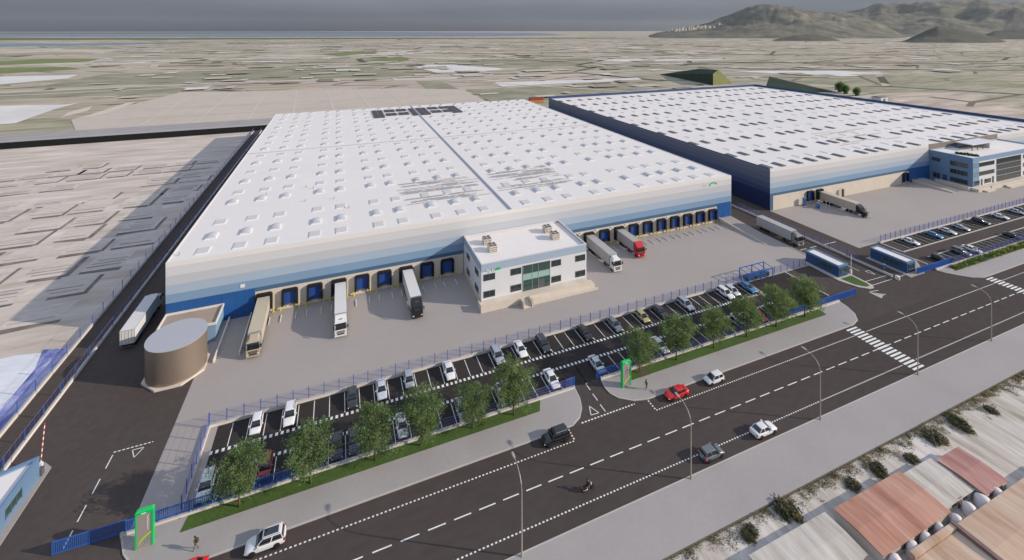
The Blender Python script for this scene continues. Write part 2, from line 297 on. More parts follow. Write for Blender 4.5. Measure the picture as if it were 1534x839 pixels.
# ------------------------------------------------------------------ mesh helpers
class MB:
    def __init__(s): s.v = []; s.f = []; s.m = []
    def add(s, vs, fs, mi=0):
        o = len(s.v); s.v += [tuple(p) for p in vs]
        for q in fs: s.f.append(tuple(i+o for i in q)); s.m.append(mi)
        return s
    def box(s, x0, x1, y0, y1, z0, z1, mi=0):
        vs = [(x0,y0,z0),(x1,y0,z0),(x1,y1,z0),(x0,y1,z0),(x0,y0,z1),(x1,y0,z1),(x1,y1,z1),(x0,y1,z1)]
        return s.add(vs, [(0,3,2,1),(4,5,6,7),(0,1,5,4),(1,2,6,5),(2,3,7,6),(3,0,4,7)], mi)
    def bar(s, a, b, w, h=None, mi=0):
        """square bar from a to b"""
        a = Vector(a); b = Vector(b); h = h or w; d = (b-a).normalized()
        u = Vector((0,0,1)) if abs(d.z) < .9 else Vector((0,1,0))
        x = d.cross(u).normalized()*w/2; y = d.cross(x).normalized()*h/2
        vs = [a-x-y, a+x-y, a+x+y, a-x+y, b-x-y, b+x-y, b+x+y, b-x+y]
        return s.add(vs, [(0,1,2,3),(7,6,5,4),(0,4,5,1),(1,5,6,2),(2,6,7,3),(3,7,4,0)], mi)
    def tube(s, pts, r, n=8, mi=0):
        pts = [Vector(p) for p in pts]; rs = r if isinstance(r, (list, tuple)) else [r]*len(pts)
        base = len(s.v); 
        for i, p in enumerate(pts):
            d = (pts[min(i+1, len(pts)-1)] - pts[max(i-1, 0)]).normalized()
            u = Vector((0,0,1)) if abs(d.z) < .9 else Vector((1,0,0))
            x = d.cross(u).normalized(); y = d.cross(x).normalized()
            for k in range(n):
                a = 2*math.pi*k/n; s.v.append(tuple(p + (x*math.cos(a) + y*math.sin(a))*rs[i]))
        for i in range(len(pts)-1):
            for k in range(n):
                s.f.append((base+i*n+k, base+i*n+(k+1) % n, base+(i+1)*n+(k+1) % n, base+(i+1)*n+k)); s.m.append(mi)
        s.f.append(tuple(base+k for k in range(n-1, -1, -1))); s.m.append(mi)
        s.f.append(tuple(base+(len(pts)-1)*n+k for k in range(n))); s.m.append(mi)
        return s
    def prism(s, poly, z0, z1, mi=0, top=None):
        n = len(poly); a = sum(poly[i][0]*poly[(i+1)%n][1]-poly[(i+1)%n][0]*poly[i][1] for i in range(n))
        if a < 0: poly = poly[::-1]
        vs = [(x,y,z0) for x,y in poly] + [(x,y,z1) for x,y in poly]; o = len(s.v); s.v += vs
        s.f.append(tuple(o+n+i for i in range(n))); s.m.append(mi if top is None else top)
        s.f.append(tuple(o+n-1-i for i in range(n))); s.m.append(mi)
        for i in range(n): s.f.append((o+i, o+(i+1)%n, o+n+(i+1)%n, o+n+i)); s.m.append(mi)
        return s
    def flat(s, poly, z, mi=0):
        n = len(poly); a = sum(poly[i][0]*poly[(i+1)%n][1]-poly[(i+1)%n][0]*poly[i][1] for i in range(n))
        if a < 0: poly = poly[::-1]
        return s.add([(x,y,z) for x,y in poly], [tuple(range(n))], mi)
    def rect(s, x0, x1, y0, y1, z, mi=0): return s.flat([(x0,y0),(x1,y0),(x1,y1),(x0,y1)], z, mi)
    def loft(s, rings, mi=0, cap0=True, cap1=True):
        n = len(rings[0]); o = len(s.v)
        for r_ in rings: s.v += [tuple(p) for p in r_]
        for i in range(len(rings)-1):
            for k in range(n): s.f.append((o+i*n+k, o+i*n+(k+1)%n, o+(i+1)*n+(k+1)%n, o+(i+1)*n+k)); s.m.append(mi)
        if cap0: s.f.append(tuple(o+k for k in range(n-1,-1,-1))); s.m.append(mi)
        if cap1: s.f.append(tuple(o+(len(rings)-1)*n+k for k in range(n))); s.m.append(mi)
        return s
    def mesh(s, name, mats, smooth=False):
        me = bpy.data.meshes.new(name); me.from_pydata(s.v, [], s.f)
        if not isinstance(mats, (list, tuple)): mats = [mats]
        for m in mats: me.materials.append(M[m] if isinstance(m, str) else m)
        me.polygons.foreach_set('material_index', s.m)
        if smooth: me.polygons.foreach_set('use_smooth', [True]*len(s.f))
        me.update(); return me
    def build(s, name, mats, parent=None, smooth=False, loc=None):
        o = bpy.data.objects.new(name, s.mesh(name, mats, smooth)); C.objects.link(o)
        if parent: o.parent = parent
        if loc: o.location = loc
        return o

def tag(o, label, cat, group=None, kind=None):
    o['label'] = label; o['category'] = cat
    if group: o['group'] = group
    if kind: o['kind'] = kind
    return o
def thing(name, label, cat, loc=(0,0,0), rz=0.0, group=None):
    o = bpy.data.objects.new(name, None); C.objects.link(o); o.location = loc; o.rotation_euler = (0,0,rz); o.empty_display_size = .5
    return tag(o, label, cat, group)
def struct(name, mb, mats, kind='structure', smooth=False):
    o = mb.build(name, mats, smooth=smooth); o['kind'] = kind; return o
def part(name, me, parent, loc=(0,0,0), rz=0.0, mat0=None):
    o = bpy.data.objects.new(name, me); C.objects.link(o); o.parent = parent; o.location = loc; o.rotation_euler = (0,0,rz)
    if mat0 is not None:
        o.material_slots[0].link = 'OBJECT'; o.material_slots[0].material = mat0
    return o
def copy_tree(o, parent=None):
    c = o.copy(); C.objects.link(c); c.parent = parent
    for ch in list(o.children): copy_tree(ch, c)
    return c
ORD = ['first','second','third','fourth','fifth','sixth','seventh','eighth','ninth','tenth','eleventh','twelfth','thirteenth','fourteenth','fifteenth']

# ================================================================== THE SETTING
GZ = -0.6                                                # the plain lies 0.6 m below the paved site
struct('plain', MB().rect(-30000, 30000, -2500, 30000, GZ), 'plain')
mb = MB(); mb.rect(-420, -51.4, 40, 337, GZ+.03); struct('dry_ground', mb, 'west')
struct('rough_ground', MB().box(-20, 420, -60, 45.18, GZ-.4, -.16), 'rough')

# fields, tracks and water out on the plain
def patch(name, polys, m, z): 
    mb = MB()
    for p in polys: mb.flat(p, z)
    return struct(name, mb, m)
patch('sea', [[(-9000,9000),(-3500,6400),(-900,5300),(300,5000),(1600,4800),(3000,5600),(5200,11500),(-3000,29500),(-25000,29500)]], 'sea', GZ+.5)
patch('marsh', [[(-5200,5600),(-2100,4080),(0,3650),(900,3400),(2300,3100),(2300,3420),(900,3850),(0,4300),(-2100,5050),(-5200,7000)],
                [(-12000,12500),(-3000,10800),(4000,13000),(1200,16500),(-14000,17500)]], 'marsh', GZ+.8)
patch('lagoon', [[(-3600,4000),(-1550,2960),(-1150,2900),(-700,2820),(-700,2860),(-1000,2580),(-1300,2440),(-2200,2700)]], 'seateal', GZ+.7)
patch('crop_field', [[(-720,1215),(-640,1362),(-521,1336),(-495,1216),(-600,1155)], [(-620,1090),(-462,1055),(-412,990),(-520,900)],
      [(-44,1376),(120,1583),(112,1398),(-2,1250)], [(52,1045),(149,1166),(163,1058),(124,972)], 
      [(-150,860),(-60,905),(-40,870),(-140,845)]], 'crop', GZ+.2)
patch('plastic_greenhouses', [[(-520,870),(-362,862),(-348,800),(-420,690),(-560,690)], [(-330,545),(-228,520),(-221,529),(-222,490),(-215,428),(-330,400)],
      [(126,872),(203,848),(289,709),(144,697)], [(184,540),(392,523),(383,502),(181,498)], [(540,890),(800,800),(840,760),(560,800)], [(600,560),(760,500),(800,430),(640,470)]], 'whitefield', GZ+.22)
patch('tan_field', [[(-157,576),(66,527),(130,492),(130,372),(-160,378),(-185,430)]], 'farmland', GZ+.15)
patch('dull_field', [[(95,594),(126,590),(128,493),(94,511)], [(-420,640),(-150,640),(-160,575),(-330,580)], [(-330,860),(60,860),(60,690),(-330,690)],
      [(134,490),(330,475),(360,420),(134,400)], [(430,700),(640,640),(700,560),(480,600)], [(250,1000),(420,960),(430,880),(270,900)]], 'dkcrop', GZ+.12)
patch('cream_field', [[(-172,453),(-174,514),(-180,511),(-183,427)], [(-200,500),(-204,470),(-196,440),(-192,470)], [(70,640),(160,625),(150,595),(70,605)]], 'cream', GZ+.24)
mb = MB()
def lane(pts, w, z=GZ+.3, mi=0):
    for a, b in zip(pts, pts[1:]):
        a = Vector((*a, 0)); b = Vector((*b, 0)); d = (b-a).normalized(); n = Vector((-d.y, d.x, 0))*w/2
        mb.flat([(a+n).to_2d(), (b+n).to_2d(), (b-n).to_2d(), (a-n).to_2d()], z, mi)
lane([(-700,641),(-334,641),(-145,660),(82,642),(300,640),(700,560),(1100,420)], 12)
lane([(-362,862),(-175,869),(110,865),(380,850),(900,740)], 9)
lane([(-600,610),(-330,610),(-140,625),(90,610),(310,610)], 7)
lane([(110,865),(60,960),(-50,1080),(-140,1300)], 6)
lane([(130,590),(320,380)], 6); lane([(500,720),(900,420)], 7); lane([(420,560),(980,330)], 5)
struct('farm_tracks', mb, 'lane')
mb = MB()
for xx in (-128,-95,-62,-32,-2,28,58,90): lane([(xx-10,545),(xx,380)], 1.5, GZ+.25)
for yy in (418,462): lane([(-150,yy),(125,yy-6)], 1.2, GZ+.255)
struct('field_joints', mb, 'joint')
mb = MB()
for a, b, w in [((-140,632),(-60,640),6),((60,905),(160,880),8),((300,960),(560,860),14),((330,1130),(560,1010),16),((640,730),(1300,520),12),((700,560),(1250,300),9),((520,1250),(900,1080),18),
                ((560,470),(640,425),6),((640,560),(900,455),7),((100,730),(150,690),5),((880,620),(1500,380),10),((-310,1010),(60,1000),9),((200,1290),(480,1200),18),((900,980),(1500,700),14)]:
    lane([a, b], w, GZ+.35)
struct('hedge_lines', mb, 'hedge')
r0 = random.Random(77); mbs = [MB() for _ in range(5)]
for k in range(420):
    d = 380*math.exp(r0.random()*2.1); t_ = r0.uniform(-.95, 1.0)
    x = d*(.3618 + t_*.9323) ; y = d*(.9323 - t_*.3618)
    if y < 395 or (-190 < x < 135 and y < 580) or (420 < x < 500 and y < 560): continue
    w = r0.uniform(8, 42)*d/600; h = r0.uniform(6, 22)*d/500; sk = r0.uniform(-.15, .15)*w
    mbs[r0.choices(range(5), (.30, .22, .22, .14, .12))[0]].flat([(x, y), (x+w, y+sk), (x+w+r0.uniform(-.1,.1)*w, y+sk+h), (x+r0.uniform(-.1,.1)*w, y+h)], GZ+.4+.003*k)
for m_, q in zip(('farmland', 'cream', 'dkcrop', 'lane', 'whitefield'), mbs): struct('small_field', q, m_)
# the plots west of the site, each with a dark ditch on two sides
mb = MB(); md = MB(); ms = MB(); r0 = random.Random(3)
for y0, h, xs in [(276,7,(-128,-117)),(266,7,(-156,-145,-134,-123,-112,-101,-88,-77,-66)),(256,8,(-160,-149,-137,-125,-112,-99,-88,-77,-66)),(243,8,(-150,-128,-114,-80,-67)),
                  (236,6,(-160,-78,-66)),(210,12,(-132,-118,-104,-91,-78,-65)),(196,11,(-140,-127,-113,-99,-85,-71)),(184,10,(-132,-116,-100,-84,-68)),
                  (172,9,(-118,-104,-91,-77,-64)),(158,10,(-108,-94,-80,-66)),(146,9,(-98,-84,-70)), (222,8,(-150,-139,-122,-108,-92,-77,-64)),(134,8,(-84,-70))]:
    for x in xs:
        w = r0.uniform(8.6, 11.5); dx = r0.uniform(-.8,.8); x0 = x+dx; 
        if x0+w > -53.5: w = -53.5-x0
        mb.rect(x0, x0+w, y0, y0+h, GZ+.06)
        xa = x0+r0.choice((0,0,.5,2.5)); md.flat([(xa, y0-r0.uniform(.6,2.4)), (x0+w+.1, y0-r0.uniform(.9,2.6)), (x0+w+.1, y0), (xa, y0)], GZ+.05); 
        if r0.random() < .5: md.rect(x0+w, x0+w+r0.uniform(.8,1.5), y0-1.2, y0+h*r0.uniform(.8,1.05), GZ+.055)
        for k in range(r0.randint(1,4)):
            yy = y0+h*(k+1)/5.2; ms.rect(x0+r0.uniform(0,2), x0+w-r0.uniform(.1,2), yy, yy+r0.uniform(.3,.8), GZ+.07)
struct('field_plots', mb, 'plot'); struct('plot_ditches', md, 'plotdark'); struct('plot_furrows', ms, 'furrow')
patch('plastic_sheeting', [[(-70,121),(-62,122.5),(-57,121.5),(-55.4,116),(-55.2,109),(-56.5,103),(-70,92)]], 'sheet', GZ+.09)
patch('blue_sheeting', [[(-57.2,122.5),(-52.2,121),(-52.0,104),(-52.2,94),(-56,94),(-56.4,103),(-55.2,109),(-55.4,116)]], 'bluesheet', GZ+.12)

# asphalt base of the whole estate, 0.6 m thick
struct('estate_asphalt', MB().box(-51.3, 430, 66, 320, -1.2, 0).box(-51.3, -35, 320, 337, -1.2, 0), 'asphalt')
struct('main_road', MB().box(-140, 600, 45.3, 66, -1.2, 0.0), 'road')
# pavements with curved corners, raised kerbs
wn_ = [(-26.3,72.75),(-25.8,71.6),(-25.2,70.3),(-24.2,69.0),(-22.6,67.7),(-20.4,66.7),(-18,66.15),(-16,66)]
e1 = [(34.4,66),(36.6,66.12),(38.5,67.1),(39.8,68.7),(40.5,70.6),(40.75,72.75)]
w2 = [(46.2,72.75),(45.9,71),(46.05,69.6),(46.9,68.1),(49,66.65),(51.6,66)]
e2 = [(107.6,66),(110.3,66.75),(112.2,68.5),(113.3,70.8),(113.8,72.9)]
w3 = [(153.4,72.75),(154.2,71),(155.7,69.2),(157.7,67.3),(160.4,66.1),(162.5,66)]
def pave(name, outline, kerb_pts):
    mb = MB(); mb.prism(outline, .004, .13); 
    kb = []
    o = struct(name, mb, 'walk')
    km = MB()
    for a, b in zip(kerb_pts, kerb_pts[1:]):
        a = Vector((*a,0)); b = Vector((*b,0)); d = (b-a).normalized(); n = Vector((-d.y, d.x, 0))
        km.prism([(a+n*.20).to_2d(), (b+n*.20).to_2d(), (b-n*.004).to_2d(), (a-n*.004).to_2d()], .002, .137)
    struct('kerb', km, 'kerb')
pave('pavement', wn_ + e1, wn_ + e1)
pave('pavement', w2 + e2, w2 + e2)
pave('pavement', w3 + [(430,66),(430,72.75)], w3 + [(430,66)])
pave('pavement', [(-140,45.35),(600,45.35),(600,52.4),(-140,52.4)], [(600,52.4),(-140,52.4)])
struct('embankment_edge', MB().box(-140, 600, 45.19, 45.30, -1.3, .135), 'hedge')
# concrete yards
struct('loading_yard', MB().flat([(-25.5,88.6),(-25.6,73.3),(-20.2,73.3),(-20.2,88.6),(98.6,88.6),(98.6,87.2),(122.8,87.3),(128.3,87.6),(128.3,119),(-25.4,119)], .005), 'yard')
struct('loading_yard', MB().flat([(147.3,88.8),(430,88.8),(430,119),(147.3,119)], .005), 'yard')
struct('car_park', MB().rect(-19.4, 97.9, 73.35, 87.4, .006).rect(98.1, 113.3, 75.5, 87.1, .006), 'lot')
struct('car_park', MB().rect(158.5, 330, 73.2, 78.0, .006).rect(160.5, 330, 82.6, 88.3, .006), 'lot')
struct('entrance_apron', MB().rect(-20.0, -18.6, 73.4, 87.5, .008).rect(98.6, 100.0, 75, 87, .010), 'yard')
# lawns and beds
struct('lawn', MB().prism([(-19.3,70.65),(32.6,70.65),(33.6,72.68),(-18.9,72.68)], .10, .17), 'grass')
struct('lawn', MB().prism([(50.8,70.65),(105.6,70.65),(105.9,72.68),(50.6,72.68)], .10, .17), 'grass')
struct('soil_strip', MB().prism([(53.4,70.6),(55.6,70.6),(55.8,72.66),(53.6,72.66)], .11, .174), 'soil')
struct('planting_bed', MB().prism([(157.6,70.6),(330,70.4),(330,72.6),(159.0,72.5)], .10, .18), 'soil')

# ---- painted markings
mk = MB(); Zm = .006
def dash_x(y, x0, x1, pitch, ln, w):
    x = x0
    while x < x1: mk.rect(x, min(x+ln, x1), y-w/2, y+w/2, Zm); x += pitch
def strip(a, b, w, z=Zm, m=None):
    a = Vector((*a,0)); b = Vector((*b,0)); d = (b-a).normalized(); n = Vector((-d.y,d.x,0))*w/2
    (m or mk).flat([(a+n).to_2d(), (b+n).to_2d(), (b-n).to_2d(), (a-n).to_2d()], z)
def tri(p, w=.13):
    for a, b in zip(p, p[1:]+p[:1]): strip(a, b, w)
dash_x(59.25, .55-3.52*9, 430, 3.52, 2.38, .17)
for a, b in ((-22, 35.6), (51.6, 104.0), (163.2, 420)): dash_x(63.65, a, b, .56, .28, .20)
dash_x(63.65, 108.0, 160, .30, .26, .12)
for a, b in ((-120, 103.9), (108.2, 159), (164, 420)): dash_x(54.65, a, b, .56, .28, .20)
for k in range(4): mk.rect(35.45, 35.7, 63.9+k*.55, 64.18+k*.55, Zm); mk.rect(51.45, 51.7, 63.9+k*.55, 64.18+k*.55, Zm)
dash_x(66.1, 38.2, 48.9, .62, .36, .24)
for y in (66.6, 69.1, 71.6): strip((43.2, y), (43.15, y+1.6), .15)
strip((43.4, 73.0), (43.5, 77.9), .14)
tri([(41.2,68.6),(42.0,66.8),(40.5,66.9)])
for y in (85.2, 81.2, 77.3, 73.9): strip((-32.6, y), (-32.6, y+2.3), .15)
dash_x(88.0, -32.7, -27.6, .55, .36, .18); tri([(-30.1,87.4),(-28.6,87.35),(-29.35,85.8)], .11)
for k in range(9): strip((124.9+k*.36, 72.9-k*.26), (125.0+k*.32, 70.2+k*.10), .17)    # hatched triangle at the gate
strip((125.2,73.0),(128.0,72.6),.14); strip((129.5,94.4),(132.2,94.35),.2); strip((133.6,94.3),(136.4,94.3),.2); strip((140,94.2),(145,94.1),.2)
strip((133.4,80.3),(133.4,83.4),.15); strip((133.4,85.5),(133.4,88.5),.15); dash_x(74.6, 129.2, 137.6, .7, .5, .2); dash_x(74.6, 140, 150, .7, .5, .2)
tri([(134.6,79.6),(136.2,79.6),(135.4,77.6)], .13); strip((128.8,76.4),(137.8,76.2),.12)
struct('road_markings', mk, 'paint')
mk = MB(); Zm = .009
for xa, xb in ((104.3, 107.6), (160.2, 163.2)):
    for k in range(17): mk.rect(xa, xb, 52.95+k*.76, 53.38+k*.76, .010)
struct('crosswalk', mk, 'paint')
mk = MB()
for k in range(47):
    x = -16.35+2.5*k; mk.rect(x-.06, x+.06, 82.75, 87.3, .010)
    if not (40.5 < x < 47): mk.rect(x-.06, x+.06, 73.45, 78.0, .010)
x = -18.7
while x < 98.4:
    mk.rect(x, x+.42, 82.0, 82.62, .010); mk.rect(x, x+.42, 78.15, 78.75, .010); x += .8333
for k in range(66):
    x = 161.5+2.5*k; mk.rect(x-.05, x+.05, 82.9, 88.2, .010); mk.rect(x-.05, x+.05, 73.3, 77.7, .010)
struct('parking_markings', mk, 'paint')
km = MB()
km.box(156.8, 330, 82.25, 82.6, .002, .13); km.box(160.0, 330, 77.85, 78.15, .002, .13); km.box(156.6, 157.0, 82.62, 88.4, .002, .13)
km.box(154.8, 155.2, 75.6, 78.6, .002, .13); km.box(113.6, 113.95, 75.6, 87.2, .002, .12)
km.box(128.25, 128.55, 88.6, 117, .002, .14); km.box(-35.6, -35.3, 119, 335, .002, .18)
struct('kerb', km, 'kerb')
# island in front of the east gatehouse
isl = [(123.4,89.0),(123.0,79.0),(124.6,75.2),(126.4,73.7),(128.0,73.6),(129.0,74.6),(129.2,79.5),(129.0,89.0)]
struct('traffic_island', MB().prism(isl, .003, .15), 'kerb')
struct('lawn', MB().prism([(124.3,79.4),(124.9,76.2),(126.5,74.6),(127.8,74.5),(128.4,75.4),(128.5,79.4)], .12, .19), 'grass')
struct('traffic_island', MB().prism([(142.6,84.2),(142.6,73.2),(148.8,73.2),(155.0,78.4),(155.0,84.2)], .003, .14), 'walk')
struct('traffic_island', MB().prism([(-48.5,72.5),(-40.3,77.0),(-40.3,88.3),(-41.6,89.6),(-46.3,89.6)], .003, .14), 'walk')

# hills on the right: crest heights by bearing, weathered by noise
CA, SA = math.cos(R(21.21)), math.sin(R(21.21))
FPX = 672.5
def bearing(t, d): return (d*(SA + t*CA), d*(CA - t*SA))   # t = tangent of the bearing from the viewing axis, d = distance along it
def interp(tab, x):
    if x <= tab[0][0] or x >= tab[-1][0]: return None
    for (a, ya), (b, yb) in zip(tab, tab[1:]):
        if a <= x <= b: return ya + (yb-ya)*(x-a)/(b-a)
def hill_range(name, label_mat, crest, depth, front, back, t0, t1, nt, nd, rough, seed, floor=-30):
    """crest: (bearing tangent, height) table"""
    mb = MB(); rows = []
    for j in range(nd+1):
        u = -1 + 2*j/nd
        d = depth + (front if u < 0 else back)*u
        row = []
        for i in range(nt+1):
            t = t0 + (t1-t0)*i/nt
            h = interp(crest, t)
            x, y = bearing(t, d)
            hh = floor if h is None else h
            wob = mnoise.fractal(Vector((x/900+seed, y/900, seed)), 1.0, 2.0, 6)
            rid = 1-abs(mnoise.fractal(Vector((x/620+seed, y/620, 3+seed)), .9, 2.1, 6))
            s = max(0.0, 1-abs(u + .12*wob)**1.15)
            s = s*s*(3-2*s)
            z = hh*s*(1 + rough*(wob*.6 + (rid-.8)*1.1)*(1-s*.55)) if hh > 0 else floor*(1-s)*.2 - 8
            row.append((x, y, z + GZ - 4 + (rid-.8)*22*rough*s))
        rows.append(row)
    n = nt+1
    for row in rows: mb.v += row
    for j in range(nd):
        for i in range(nt):
            mb.f.append((j*n+i, j*n+i+1, (j+1)*n+i+1, (j+1)*n+i)); mb.m.append(0)
    return struct(name, mb, label_mat, smooth=True)
def crest_tab(pts, depth): return [((x-767)/FPX, 66+(45.5-y)*depth/FPX) for x, y in pts]
hill_range('hills', 'hill', crest_tab([(968,54),(985,48),(1005,45),(1040,40),(1062,35),(1085,26),(1100,22),(1120,15),(1140,11),(1165,10),(1188,12),(1210,16),(1235,19),(1260,21),(1290,27),(1320,36),(1350,50),(1365,54.5)], 5600), 5600, 2000, 1500, .29, .91, 190, 70, .55, 1.3)
hill_range('hills', 'hill', crest_tab([(1215,54),(1240,30),(1252,22),(1268,20),(1285,17),(1300,14.5),(1320,9),(1345,6.5),(1380,6),(1420,6),(1450,7),(1480,5),(1534,5),(1600,4),(1750,9),(1900,18),(2000,50)], 7600), 7600, 3300, 2200, .66, 1.85, 230, 80, .36, 4.7)
hill_range('hills', 'darkhill', crest_tab([(1346,63),(1360,58),(1385,46),(1405,38.5),(1420,41),(1445,45),(1470,50),(1495,57),(1512,63)], 2650), 2650, 330, 420, .855, 1.115, 90, 40, .25, 2.2)
hill_range('hills', 'darkhill', crest_tab([(1150,60.5),(1170,55),(1195,50.5),(1215,51),(1240,54),(1262,60.5)], 3000), 3000, 260, 300, .565, .74, 60, 24, .3, 8.2)
hill_range('hills', 'darkhill', crest_tab([(1460,57),(1490,46),(1520,42),(1560,41),(1620,44),(1680,57)], 3700), 3700, 500, 500, 1.02, 1.36, 70, 30, .35, 5.5)
# the town on the shoulder of the nearer hill, too far to count
mb = MB(); r1 = random.Random(5)
for i in range(170):
    px = r1.triangular(985, 1105, 1050); d = r1.uniform(4700, 5500)
    t = (px-767)/FPX; yy = 49-(px-985)*.105+r1.uniform(-3.5,4)
    x, y = bearing(t, d); z = 66+(45.5-yy)*d/FPX; s_ = r1.uniform(5, 12)
    if z < 0: z = GZ
    mb.box(x-s_, x+s_, y-s_*.7, y+s_*.7, z-30, z+r1.uniform(5,10), r1.choice([0,0,1,1,2]))
o = mb.build('hillside_town', ['housewall', 'farmland', 'housewall']); tag(o, 'far pale town strewn over the left shoulder of the grey hills', 'town', kind='stuff')

# ================================================================== BUILDINGS
def cladding(x0, x1, y0, y1, z_levels, mats_per_band, base_z=0.0):
    """four outer walls split in horizontal colour bands, the outer skin of a hall"""
    mb = MB()
    for (za, zb), mi in zip(z_levels, mats_per_band):
        vs = [(x0,y0,za),(x1,y0,za),(x1,y1,za),(x0,y1,za),(x0,y0,zb),(x1,y0,zb),(x1,y1,zb),(x0,y1,zb)]
        mb.add(vs, [(0,1,5,4),(1,2,6,5),(2,3,7,6),(3,0,4,7)], mi)
    return mb
BANDS = [(0,6.15),(6.15,8.05),(8.05,10.05),(10.05,12.1),(12.1,14.1),(14.1,15.0)]
BMATS = ['b5','b4','b3','b2','b1','b0']

# shared dock parts (origin on the wall at ground level, outward = -Y)
def shelter_mesh():
    mb = MB(); w, t = 1.78, .48
    mb.box(-w, -w+t, -.75, 0, .95, 4.3); mb.box(w-t, w, -.75, 0, .95, 4.3)
    ring0 = [(-w,0,4.3),(-w,-.75,4.3),(-w+.35,-.75,4.72),(w-.35,-.75,4.72),(w,-.75,4.3),(w,0,4.3),(w-.35,0,4.72),(-w+.35,0,4.72)]
    mb.add(ring0, [(1,4,3,2),(0,1,2,7),(4,5,6,3),(2,3,6,7),(0,5,4,1)])
    return mb.mesh('dock_shelter', 'black')
def door_mesh():
    mb = MB(); mb.box(-1.3, 1.3, -.16, -.075, 1.25, 4.25)
    for z in (1.85, 2.45, 3.05, 3.65): mb.box(-1.29, 1.29, -.185, -.161, z, z+.05)
    return mb.mesh('dock_door', 'door')
def sill_mesh():
    mb = MB(); mb.box(-1.25, 1.25, -.35, -.055, .95, 1.22); mb.box(-1.1, -.8, -.5, -.351, .75, 1.15); mb.box(.8, 1.1, -.5, -.351, .75, 1.15)
    return mb.mesh('dock_sill', 'frame')
def lamp_mesh(): return MB().box(-.28, .28, -.25, -.055, 4.82, 5.05).mesh('wall_lamp', 'white')
SHEL, DOOR, SILL, WLAMP = shelter_mesh(), door_mesh(), sill_mesh(), lamp_mesh()
def dome_mesh():
    mb = MB(); w, l, h, k = 1.2, 1.6, .40, .22
    mb.box(-w, w, -l, l, 0, k, 1)
    n = 9; prof = [(w*.97*math.cos(math.pi*i/(n-1)), k + h*math.sin(math.pi*i/(n-1))) for i in range(n)]
    rings = [[(x, y, z) for x, z in prof] for y in (-l*.97, -l*.33, l*.33, l*.97)]
    o = len(mb.v)
    for r_ in rings: mb.v += r_
    for a in range(3):
        for i in range(n-1): mb.f.append((o+a*n+i, o+a*n+i+1, o+(a+1)*n+i+1, o+(a+1)*n+i)); mb.m.append(0)
    mb.f.append(tuple(o+i for i in range(n-1,-1,-1))); mb.m.append(0)
    mb.f.append(tuple(o+3*n+i for i in range(n))); mb.m.append(0)
    for y in (-l*.33, l*.33): mb.tube([(x*1.0, y, z+.01) for x, z in prof], .03, 4, 1)
    return mb.mesh('skylight_dome', ['dome', 'white'])
def flat_mesh():
    mb = MB(); mb.box(-1.3, 1.3, -1.7, 1.7, 0, .16, 0); mb.box(-1.12, 1.12, -1.52, -.04, .161, .20, 1); mb.box(-1.12, 1.12, .04, 1.52, .161, .20, 1)
    return mb.mesh('flat_skylight', ['white', 'flatsky'])
def dark_mesh():
    mb = MB(); mb.box(-1.05, 1.05, -2.3, 2.3, 0, .34, 0)
    mb.add([(-1.05,-2.3,.341),(1.05,-2.3,.341),(1.05,2.3,.341),(-1.05,2.3,.341),(0,-1.9,.56),(0,1.9,.56)], [(0,1,4),(1,2,5,4),(2,3,5),(3,0,4,5)], 0)
    return mb.mesh('dark_skylight', ['darksky'])
def light_mesh():
    mb = MB(); mb.box(-1.05, 1.05, -1.8, 1.8, 0, .14, 0); mb.box(-.9, .9, -1.65, 1.65, .141, .17, 1)
    return mb.mesh('flat_skylight', ['white', 'offwhite'])
DOME, FLAT, DARK, LIGHT = dome_mesh(), flat_mesh(), dark_mesh(), light_mesh()
def scatter(me, spots, z, parent, name):
    """the hundred nearest as parts of their own, the rest merged into one part"""
    spots = sorted(spots, key=lambda p: p[0]**2 + p[1]**2)
    for x, y in spots[:100]: part(name, me, parent, (x, y, z))
    rest = spots[100:]
    if rest:
        mb = MB(); mv = [v.co[:] for v in me.vertices]; mf = [(tuple(p.vertices), p.material_index) for p in me.polygons]
        for x, y in rest:
            o = len(mb.v); mb.v += [(a+x, b+y, c+z) for a, b, c in mv]
            for f, mi in mf: mb.f.append(tuple(i+o for i in f)); mb.m.append(mi)
        o = mb.build(name+'_field', list(me.materials), parent); o['kind'] = 'stuff'

# ---- warehouse A
AX0, AX1, AY0, AY1 = -35.1, 128.6, 118.9, 306
wa = thing('warehouse', 'near white roofed logistics hall with blue banded facade, arched skylights and many loading docks', 'warehouse', (0,0,0))
cladding(AX0, AX1, AY0, AY1, BANDS, range(6)).build('wall', BMATS, wa)
mb = MB(); mb.rect(AX0, AX1, AY0, AY1, 15.0); mb.build('roof', 'roofA', wa)
mb = MB(); mb.box(45.6, 46.15, AY0+.1, AY1-.1, 15.003, 15.28); mb.build('roof_ridge', 'seam', wa)
mb = MB(); mb.box(AX0+.4, 45.55, 211.5, 211.85, 15.003, 15.14); mb.box(46.2, AX1-.4, 211.5, 211.85, 15.003, 15.14); mb.build('expansion_joint', 'tanseam', wa)
mb = MB()
for a in ((AX0, AX1, AY0, AY0+.28), (AX0, AX1, AY1-.28, AY1), (AX0, AX0+.28, AY0+.285, AY1-.285), (AX1-.28, AX1, AY0+.285, AY1-.285)): mb.box(*a, 15.004, 15.13)
mb.build('roof_edge', 'b0', wa)
mb = MB(); mb.box(-17.9, 31.9, AY0-.05, AY0+.05, .006, 5.2); mb.box(60.9, 122.0, AY0-.05, AY0+.05, .006, 5.2); mb.build('concrete_base', 'conc', wa)
PJ = MB().box(-.03, .03, AY0-.06, AY0-.051, .02, 5.18).mesh('panel_joint', 'housewall')
for x in (-13.3,-7.8,-2.3,3.2,8.6,14,19.4,24.8,30.2,73.7,79.2,84.7,90.1,95.5,100.9,106.3,111.7,117.1): part('panel_joint', PJ, wa, (x, 0, 0))
